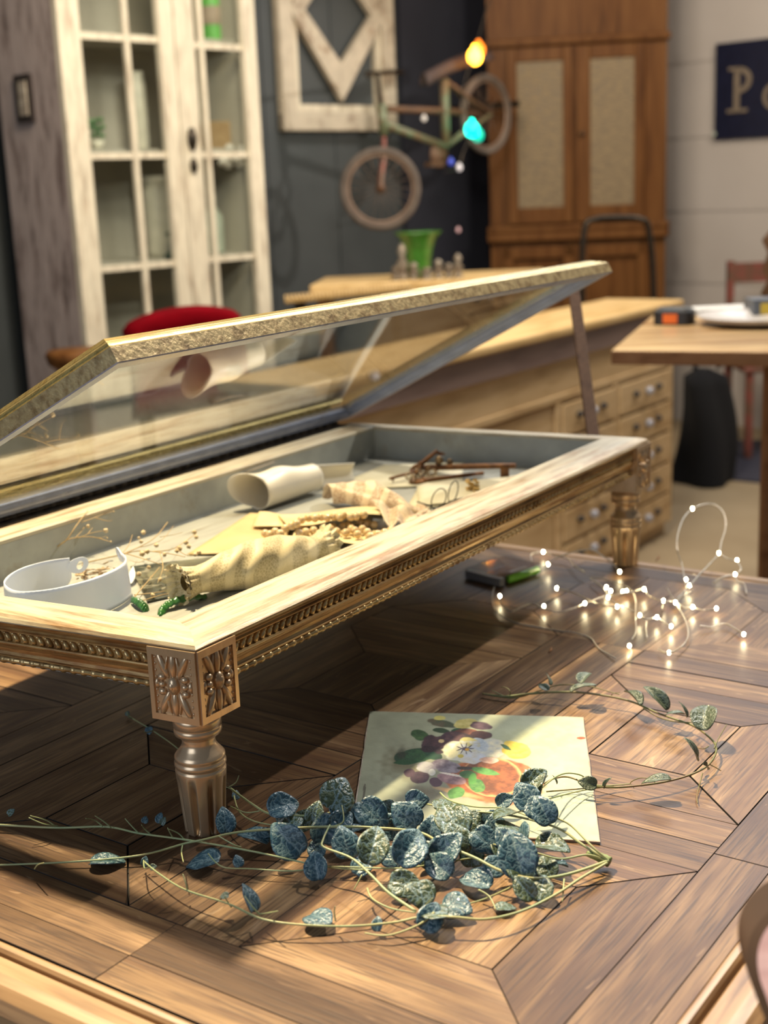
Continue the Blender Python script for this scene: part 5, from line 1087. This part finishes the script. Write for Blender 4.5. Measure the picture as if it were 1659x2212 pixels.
def leaf(par, px, py, rp, h, kind='face', meshes=LM, spin=None, wide=None):
    c = P(px, py, h); dist = (c - CAM).length; r = rp*1.2*dist/FPX
    tocam = (CAM - c).normalized()
    if kind == 'face': nrm = tocam*.9 + V((lrd.gauss(0, .30), lrd.gauss(0, .22), .30))
    elif kind == 'flat': nrm = V((lrd.gauss(0, .2), lrd.gauss(0, .2) - .1, 1)); 
    else: nrm = V((lrd.choice((-1, 1))*.9, -.2, .5))
    nrm.normalize(); a = spin if spin is not None else lrd.choice((0, 0, .5, -.5, 2.6, 1.2, -1.2)) + lrd.gauss(0, .3)
    y = (_u*math.cos(a) + _r*math.sin(a)); y -= nrm*y.dot(nrm); y.normalize(); x = y.cross(nrm)
    low = r*(abs(y.z) + abs(x.z)*.7)
    if c.z - low < TZ + .0014: c.z = TZ + .0018 + low
    o = bpy.data.objects.new('leaf', lrd.choice(meshes)); C.objects.link(o); o.parent = par
    m = Matrix((x, y, nrm)).transposed().to_4x4(); m.translation = c - ORG[par.name_full]; o.matrix_basis = m @ Matrix.Diagonal((r*(wide or lrd.uniform(.86, 1)), r, r, 1))
    return c
def stem(par, pts, r, m, name='stem', taper=.4):
    q = spline([P(*p) for p in pts], 6); q = [V((p.x, p.y, max(p.z, TZ + r*1.1))) for p in q]
    b = MB(); b.tube(q, [r*(1 - taper*i/len(q)) for i in range(len(q))], 7); return b.build(name, m, par)
vb = thing('leafy_vine_bunch', 'bunch of blue-green heart-leaved vines spilling past the near leg of the case', 'vine', P(1300, 1860))
z3 = lambda x, y, h=.012: (400 + x/1.728, 1650 + y/1.728, h)
for pts, r in (
    ([z3(1580, 362, .012), z3(1480, 300, .022), z3(1380, 235, .03), z3(1200, 190, .03), z3(1040, 175, .028), z3(900, 150, .02)], .0015),
    ([z3(1580, 362, .012), z3(1430, 412, .015), z3(1300, 428, .018), z3(1180, 400, .022), z3(1080, 350, .026), z3(960, 300, .028), z3(870, 255, .028), z3(700, 238, .03), z3(560, 235, .03), z3(400, 240, .026), z3(200, 255, .022), z3(60, 285, .02), (400, 1822, .015), (300, 1848, .01), (150, 1862, .006), (-40, 1870, .004)], .0016),
    ([z3(1575, 370, .012), z3(1480, 425, .012), z3(1380, 490, .012), z3(1250, 552, .014), z3(1120, 580, .016), z3(1000, 572, .018), z3(880, 572, .016), z3(780, 592, .012), z3(620, 606, .012), z3(450, 602, .014), z3(290, 580, .016), z3(160, 522, .016), z3(0, 470, .014), (340, 1885, .012), (308, 1858, .012)], .0014),
    ([z3(860, 550, .016), z3(760, 482, .02), z3(690, 412, .026), z3(620, 352, .03), z3(520, 312, .034), z3(514, 285, .036), z3(540, 228, .042)], .0015),
    ([(-30, 1780, .008), (120, 1788, .008), (230, 1786, .01), (300, 1800, .012), (380, 1811, .014), (450, 1822, .016), (560, 1842, .018), (700, 1872, .012), (800, 1880, .008)], .0013),
    ([z3(170, 92, .02), z3(250, 150, .02), z3(330, 190, .022), z3(480, 192, .024), z3(620, 172, .024), z3(760, 200, .024), z3(900, 225, .02)], .0013),
    ([z3(178, 100, .01), z3(200, 175, .01), z3(260, 215, .014), z3(370, 235, .018)], .0010),
    ([z3(952, 108, .012), z3(990, 138, .014), z3(1080, 160, .016), z3(1200, 168, .018), z3(1330, 215, .018)], .0011),
    ([z3(1150, 340, .012), z3(960, 368, .012), z3(800, 390, .012), z3(540, 384, .012), z3(400, 400, .010), z3(250, 392, .010), z3(140, 385, .014), z3(85, 335, .016)], .0009),
    ([z3(930, 555, .018), z3(870, 602, .012), z3(760, 640, .008), z3(670, 632, .008)], .0012),
    ([z3(680, 465, .016), z3(700, 505, .014), z3(770, 540, .014), z3(860, 555, .016)], .0011),
    ([z3(1580, 362, .012), z3(1520, 310, .024), z3(1440, 230, .034), z3(1370, 190, .04), z3(1320, 120, .045)], .0013),
    ([z3(1575, 362, .012), z3(1500, 340, .02), z3(1400, 355, .024), z3(1300, 330, .028), z3(1150, 300, .03)], .0012),
    ([z3(1240, 450, .01), z3(1130, 500, .008), z3(1060, 522, .008)], .0010), ([z3(1095, 470, .012), z3(1135, 495, .01), z3(1160, 545, .006)], .0009),
    ([z3(550, 235, .03), z3(590, 215, .034), z3(585, 155, .044)], .0009), ([z3(660, 415, .02), z3(630, 470, .01)], .0008), ([z3(1415, 430, .015), z3(1408, 515, .006)], .0009),
    ([z3(1280, 135, .045), z3(1390, 45, .03), z3(1470, 40, .022), z3(1540, 80, .01), z3(1660, 75, .006)], .0010), ([z3(1340, 135, .03), z3(1480, 100, .012), z3(1600, 82, .006)], .0009),
    ([(275, 1545, .003), (300, 1560, .003), (330, 1578, .003), (378, 1612, .004), (420, 1650, .004), (470, 1690, .01), z3(175, 95, .02)], .0008)):
    stem(vb, pts, r, M['vstem'])
# curling tendrils and small buds
for pts in ([(222, 1785), (205, 1772), (185, 1768)], [(120, 1785), (100, 1772), (65, 1762)], [(125, 1784), (95, 1780), (62, 1766)], [(300, 1800), (285, 1785), (270, 1768)], [(325, 1802), (312, 1790), (306, 1782)], [(240, 1788), (225, 1775), (205, 1762)], [(400, 1815), (385, 1800), (362, 1790)], [(375, 1812), (368, 1800), (362, 1788)], [(395, 1823), (392, 1840), (396, 1862)],
            [(75, 1877), (82, 1868), (95, 1864)], [(405, 1925), (402, 1910), (395, 1888)], [(500, 1960), (490, 1945), (486, 1938)], [(560, 1975), (580, 1972), (600, 1968)], [(560, 1975), (545, 1958), (528, 1935)], [(725, 1990), (722, 1970), (724, 1958)], [(310, 1855), (312, 1875), (322, 1872)], [(520, 1830), (505, 1825), (472, 1806)], [(905, 1975), (920, 1955), (935, 1940)], [(495, 1700), (510, 1690), (516, 1675)], [(498, 1742), (530, 1755), (560, 1752)], [(285, 1552), (278, 1548), (274, 1538)], [(330, 1578), (318, 1582), (312, 1580)]):
    stem(vb, [(x, y, .012 + .008*k) for k, (x, y) in enumerate(pts)], .0008, M['vstem'], 'tendril')
for (x, y, r, h, kd) in ((360, 160, 47, .035, 'face'), (150, 218, 40, .02, 'face'), (388, 210, 46, .022, 'flat'), (388, 290, 58, .026, 'face'), (262, 275, 46, .012, 'flat'), (75, 365, 54, .006, 'flat'), (490, 392, 40, .012, 'face'), (568, 120, 60, .05, 'face'), (575, 165, 40, .035, 'face'), (487, 192, 34, .025, 'face'), (575, 225, 42, .026, 'face'), (520, 250, 48, .022, 'face'), (600, 300, 54, .028, 'face'),
    (695, 185, 58, .036, 'face'), (700, 312, 58, .034, 'face'), (835, 318, 64, .034, 'face'), (858, 137, 36, .04, 'face'), (830, 200, 56, .036, 'face'), (1000, 215, 62, .038, 'face'), (915, 258, 42, .024, 'face'), (1015, 285, 50, .028, 'face'), (960, 152, 34, .03, 'flat'), (970, 330, 56, .024, 'face'), (950, 385, 48, .016, 'face'), (1112, 282, 52, .028, 'face'), (1200, 285, 38, .034, 'face'), (1258, 268, 46, .036, 'side'), (1210, 180, 56, .04, 'flat'), (1275, 128, 48, .048, 'face'), (1300, 62, 40, .05, 'face'), (1332, 70, 30, .05, 'side'),
    (1308, 165, 42, .046, 'face'), (1340, 180, 44, .044, 'face'), (1205, 235, 48, .036, 'flat'), (1240, 348, 66, .034, 'face'), (1250, 400, 52, .022, 'face'), (1155, 382, 40, .02, 'face'), (1358, 305, 50, .02, 'flat'), (1352, 388, 38, .016, 'face'), (1300, 380, 36, .012, 'face'), (1270, 468, 40, .014, 'face'), (1330, 470, 44, .012, 'face'), (1090, 438, 50, .010, 'flat'), (815, 450, 54, .014, 'face'), (880, 480, 52, .022, 'face'), (1000, 528, 56, .012, 'flat'), (935, 552, 52, .018, 'flat'), (915, 602, 48, .008, 'face'),
    (495, 570, 50, .010, 'flat'), (245, 515, 44, .014, 'side'), (1190, 535, 32, .005, 'flat'), (760, 165, 28, .02, 'face'), (1190, 140, 28, .02, 'face'), (1130, 210, 34, .02, 'face'), (630, 250, 34, .02, 'flat'), (490, 322, 32, .008, 'face'), (190, 118, 16, .01, 'face'), (320, 260, 38, .012, 'flat'), (1400, 375, 26, .012, 'flat'), (640, 205, 46, .02, 'face'), (765, 235, 46, .018, 'face'), (660, 380, 40, .010, 'face'), (765, 350, 38, .012, 'face'), (1060, 215, 42, .022, 'face'), (1070, 340, 44, .014, 'face'), (900, 345, 44, .014, 'face'), (440, 215, 38, .014, 'face'), (1180, 330, 40, .016, 'face'), (1160, 235, 40, .022, 'face')):
    leaf(vb, *z3(x, y)[:2], r/1.728, h, kd)
for (x, y, r, h) in ((345, 1768, 9, .02), (313, 1772, 7, .02), (352, 1775, 7, .02), (22, 1755, 8, .012), (225, 1858, 30, .006), (515, 1862, 12, .012), (312, 1862, 9, .012), (330, 1873, 6, .008), (486, 1935, 8, .02), (275, 1543, 5, .005), (322, 1580, 8, .004), (815, 1998, 12, .01)):
    leaf(vb, x, y, r, h, 'flat' if r > 20 else 'face')
b = MB(); q = spline([P(*z3(1585, 368, .008)), P(*z3(1550, 350, .011)), P(*z3(1500, 335, .016))], 5); b.tube(q, [.0052, .0056, .005, .0055, .0048, .005, .0045, .004, .0036, .003, .0028][:len(q)], 10); b.build('cut_end', mplain('knobbly_green_stem', (.2, .26, .1), .6, 0, (.14, .18, .06), 200, bmp=.5), vb)
# the separate sprig looping over the painting's right side
v2 = thing('vine_sprig', 'thin dark-leaved vine sprig looping from the right over the painting corner', 'vine', P(1500, 1600))
z4 = lambda x, y, h=.005: (830 + x/2, 1150 + y/2, h)
for pts, r in (([z4(425, 697), z4(520, 709, .006), z4(620, 698, .01), z4(740, 690, .014), z4(850, 692, .016), z4(980, 710, .016), z4(1080, 735, .014), z4(1180, 780, .012), z4(1260, 808, .012), z4(1340, 838, .012), z4(1410, 890, .012), z4(1435, 932, .012), z4(1420, 980, .012), z4(1380, 1020, .012), z4(1300, 1055, .012), z4(1200, 1080, .013), z4(1080, 1096, .014), z4(980, 1102, .015), z4(890, 1092, .016), z4(800, 1058, .018), z4(740, 1062, .018), z4(690, 1085, .018)], .0016),
    ([z4(440, 700), z4(560, 715, .005), z4(660, 688, .010), z4(740, 662, .014), z4(820, 658, .018), z4(900, 668, .016), z4(980, 690, .014), z4(1015, 700, .014)], .0010), ([z4(1120, 760, .012), z4(1190, 800, .010), z4(1270, 820, .012), z4(1330, 820, .014)], .0010),
    ([z4(700, 1120, .008), z4(800, 1112, .008), z4(900, 1104, .010), z4(1000, 1100, .012)], .0009), ([z4(1375, 1040, .01), z4(1365, 1080, .005), z4(1350, 1140, .003), z4(1355, 1170, .003)], .0008), ([z4(1425, 935, .012), z4(1445, 890, .02), z4(1480, 830, .03)], .0007), ([z4(1400, 1000, .012), z4(1430, 1015, .008), z4(1455, 1030, .004)], .0007), ([z4(1400, 925, .012), z4(1380, 935, .014), z4(1350, 930, .012)], .0007), ([z4(540, 708, .006), z4(545, 690, .014), z4(530, 672, .018), z4(505, 668, .018)], .0007), ([z4(520, 708, .006), z4(480, 690, .01), z4(465, 680, .012)], .0007), ([z4(985, 708, .014), z4(985, 698, .018), z4(1020, 690, .02)], .0006), ([z4(1180, 1085, .013), z4(1120, 1060, .018), z4(1065, 1080, .008), z4(1080, 1105, .004)], .0006)):
    stem(v2, pts, r, M['vstem2'])
for (x, y, r, h, kd, wd) in ((712, 634, 24, .035, 'side', .8), (865, 627, 30, .04, 'flat', .9), (850, 668, 44, .024, 'flat', .5), (1080, 712, 44, .026, 'flat', .5), (1182, 718, 50, .028, 'flat', .5), (1263, 780, 30, .024, 'flat', .8), (1385, 800, 52, .034, 'flat', .95), (1298, 768, 28, .034, 'side', .8), (1338, 940, 42, .03, 'side', .8), (1185, 1066, 46, .024, 'flat', .6), (885, 1084, 30, .02, 'face', .9), (632, 1078, 34, .04, 'face', .8), (672, 1072, 28, .04, 'side', .8), (690, 668, 24, .018, 'flat', .7), (960, 1085, 20, .02, 'side', .5), (740, 1070, 16, .02, 'side', .6), (1390, 1010, 20, .02, 'side', .6)):
    X, Y, _ = z4(x, y); leaf(v2, X, Y, r/2, h, kd, LM2, wide=wd)

# ================================================================ fairy lights with battery box
fl_ = thing('fairy_lights', 'tangled silver wire fairy lights with a clear battery box on the table', 'string lights', P(1300, 1310))
z5 = lambda x, y, h=.008: (1000 + x/2.517, 1060 + y/2.517, h)
M['wire2'] = mplain('silver_wire', (.62, .58, .5), .3, .6, (.5, .44, .34), 50)
wires = [([(172, 520), (160, 590), (185, 660), (280, 715), (400, 740), (520, 762), (600, 770), (690, 800), (740, 860), (830, 912)], .003), ([(190, 570), (215, 620), (260, 657), (330, 628), (380, 615), (440, 640), (520, 660), (600, 640), (665, 612), (740, 585), (800, 560)], .010),
    ([(400, 470, .012), (440, 420, .014), (500, 370, .02), (560, 345, .024), (640, 325, .028), (700, 322, .028), (760, 355, .022), (810, 390, .016), (850, 440, .010)], 0), ([(375, 390), (372, 345), (437, 335), (500, 352), (570, 370), (610, 410), (662, 442)], .012), ([(510, 530), (600, 555), (680, 590), (750, 620), (838, 632)], .012),
    ([(690, 475), (760, 525), (800, 590), (870, 630), (930, 655)], .012), ([(690, 472), (760, 478), (820, 500), (870, 512), (920, 545), (940, 600), (938, 680), (942, 760), (920, 806)], .010), ([(790, 578), (850, 560), (920, 550), (985, 532), (1010, 570), (1090, 600), (1150, 602), (1210, 640)], .014),
    ([(1155, 608, .012), (1213, 545, .012), (1205, 480, .012), (1190, 400, .02), (1165, 320, .04), (1168, 240, .055), (1200, 150, .07), (1250, 98, .078), (1320, 72, .082), (1380, 82, .08), (1420, 130, .07), (1428, 200, .055), (1405, 280, .04), (1392, 340, .03), (1340, 400, .024), (1280, 462, .018), (1230, 520, .014), (1160, 592, .012)], 0),
    ([(1392, 340, .03), (1440, 370, .026), (1490, 388, .024), (1512, 430, .018), (1480, 455, .014), (1492, 490, .01), (1530, 510, .008), (1542, 560, .004)], 0), ([(1480, 455, .014), (1410, 472, .012), (1362, 500, .006)], 0), ([(960, 680), (1000, 698), (1055, 690), (1100, 720), (1132, 740)], .012), ([(1000, 700), (995, 750), (1002, 800)], .006),
    ([(1150, 602), (1190, 665), (1220, 735), (1222, 800), (1185, 850), (1120, 882), (1060, 862)], .008), ([(1290, 735), (1350, 742), (1420, 722), (1480, 750), (1527, 782)], .007), ([(1110, 530), (1150, 600), (1200, 632), (1250, 635), (1310, 650), (1378, 642)], .010), ([(905, 848), (917, 880), (900, 918)], .006), ([(1250, 545), (1200, 575), (1155, 600)], .010), ([(1090, 600), (1082, 650)], .006)]
for pts, h in wires:
    q = spline([P(*z5(*(p if len(p) == 3 else (p[0], p[1], h + .002*math.sin(p[0]))))) for p in pts], 6); q = [V((p.x, p.y, max(p.z, TZ + .0012))) for p in q]
    b = MB()
    for ph in (0, PI): b.tube([p + V((0, .0006*math.cos(i*1.7 + ph), .0006*math.sin(i*1.7 + ph))) for i, p in enumerate(q)], .0009, 5)
    b.build('wire', M['wire2'], fl_)
M['led'] = mplain('warm_led', (1, .9, .6), .3, 0, em=(1, .83, .48), es=65)
b0 = None
for x, y, h in ((437, 333, .012), (463, 400, .015), (852, 440, .010), (200, 573, .012), (510, 530, .012), (440, 628, .011), (663, 612, .011), (780, 525, .013), (803, 545, .015), (790, 580, .013), (870, 548, .014), (890, 545, .012), (838, 630, .012), (985, 535, .014), (962, 677, .012), (1055, 688, .012), (1132, 737, .010), (905, 843, .008), (1120, 880, .009), (1090, 598, .014), (1155, 608, .014), (1250, 632, .011), (1378, 640, .010), (1213, 483, .012), (1232, 515, .013), (1248, 98, .078), (1392, 340, .03), (1490, 378, .024), (1480, 455, .014), (1527, 780, .008)):
    p = P(*z5(x, y, h))
    if b0 is None: b = MB(); b.ell(p, .0024, .0024, .0032, n=10, k=7); b0 = b.build('bulb', M['led'], fl_); o0 = p
    else: c = b0.copy(); C.objects.link(c); c.parent = fl_; c.location = p - o0
# battery box
A, B_ = P(1080, 1272, .0), P(1172, 1242, .0); X = (B_ - A); X.z = 0; LX = X.length; X.normalize(); Y = V((-X.y, X.x, 0)); wy = (P(1034, 1240, 0) - A).dot(Y)
M['acr'] = mglass('clear_acrylic', (.93, .94, .95), 1.45, .03)
b = MB(); b.box(A + V((0, 0, .0005)), X*LX, Y*wy, V((0, 0, .018))); bo = b.build('battery_box', M['acr'], fl_, bevel=.0015)
b = MB(); b.tube([A + X*LX*.28 + Y*.008 + V((0, 0, .008)), A + X*LX*.96 + Y*.008 + V((0, 0, .008))], .0065, 16); b.build('battery', mplain('green_battery', (.24, .62, .05), .35), bo)
b = MB(); b.tube([A + X*LX*.1 + Y*.024 + V((0, 0, .008)), A + X*LX*.85 + Y*.024 + V((0, 0, .008))], .0065, 16); b.build('battery', mplain('silver_battery', (.3, .28, .26), .4, .3), bo)
b = MB(); b.box(A + X*.003 + Y*.003 + V((0, 0, .002)), X*.012, Y*(wy - .006), V((0, 0, .013))); b.build('switch_block', mplain('smoked_plastic', (.2, .19, .2), .3), bo)
# crumbs
for i, (x, y) in enumerate(((1185, 1410), (1417, 1212))):
    b = MB(); c = P(x, y, .0005); e = P(x + 6, y - 12, .0005); b.tube([c, c.lerp(e, .5) + V((.002, 0, .001)), e], [.0008, .0018, .0005], 6)
    tag(b.build('bark_crumb', M['rust']), ('tiny brown bark crumb on the table in front of the fairy lights', 'tiny dark crumb near the far table edge by the fairy lights')[i], 'crumb')

# ================================================================ chair at the lower right corner
chs = thing('dining_chair', 'reddish wooden chair whose rounded backrest pokes in at the lower right', 'chair', V((.42, .70, 0)))
Yc = .80; ol = [(1800, 1935), (1730, 1940), (1680, 1957), (1645, 1985), (1622, 2020), (1613, 2060), (1617, 2105), (1632, 2150), (1652, 2200), (1680, 2260), (1730, 2330)]
lft = [PY(x, y, Yc - (y - 1935)/4200) for x, y in ol]; cxm = lft[0].x + .07
pts = spline(lft, 4); pts = pts + [V((2*cxm - p.x, p.y, p.z)) for p in reversed(pts)]
M['sheenw'] = mwood('wood_painted_rose_sheen', (.60, .38, .40), (.70, .48, .50), (.45, .25, .26), (2, 14, 14), 5, .3, coat=.6); M['darkw'] = mplain('dark_brown_edge', (.05, .022, .010), .85)  # pink sheen on the chair wood is put into its base colour
b = MB(); n = len(pts); bn = V((0, .022, .006)); c0 = sum(pts, V())/n
ins = [p.lerp(c0, .045) - V((0, .003, 0)) for p in pts]
b.mi = 0; b.add(ins, [tuple(range(n))]); b.mi = 1; b.add(pts + ins, [(i, (i + 1) % n, n + (i + 1) % n, n + i) for i in range(n)]); b.add([p + bn for p in pts] + pts, [tuple(range(n))] + [(i, (i + 1) % n, n + (i + 1) % n, n + i) for i in range(n)])
b.build('backrest', [M['sheenw'], M['darkw']], chs)
lowz = min(p.z for p in pts); b = MB(); b.box((cxm - .18, Yc - .38 - .02, .43), (.36, 0, 0), (0, .33, 0), (0, 0, .03)); b.build('seat', M['sheenw'], chs, bevel=.008)
for x in (cxm - .05, cxm + .03):
    b = MB(); b.box((x, Yc - .115, .455), (.02, 0, 0), (0, .022, .0), (0, 0, lowz - .44)); b.build('back_post', M['darkw'], chs)
for dx in (-.17, .14):
    for dy in (-.39, -.11):
        b = MB(); b.box((cxm + dx, Yc + dy, 0), (.03, 0, 0), (0, .03, 0), (0, 0, .432)); b.build('leg', M['darkw'], chs)
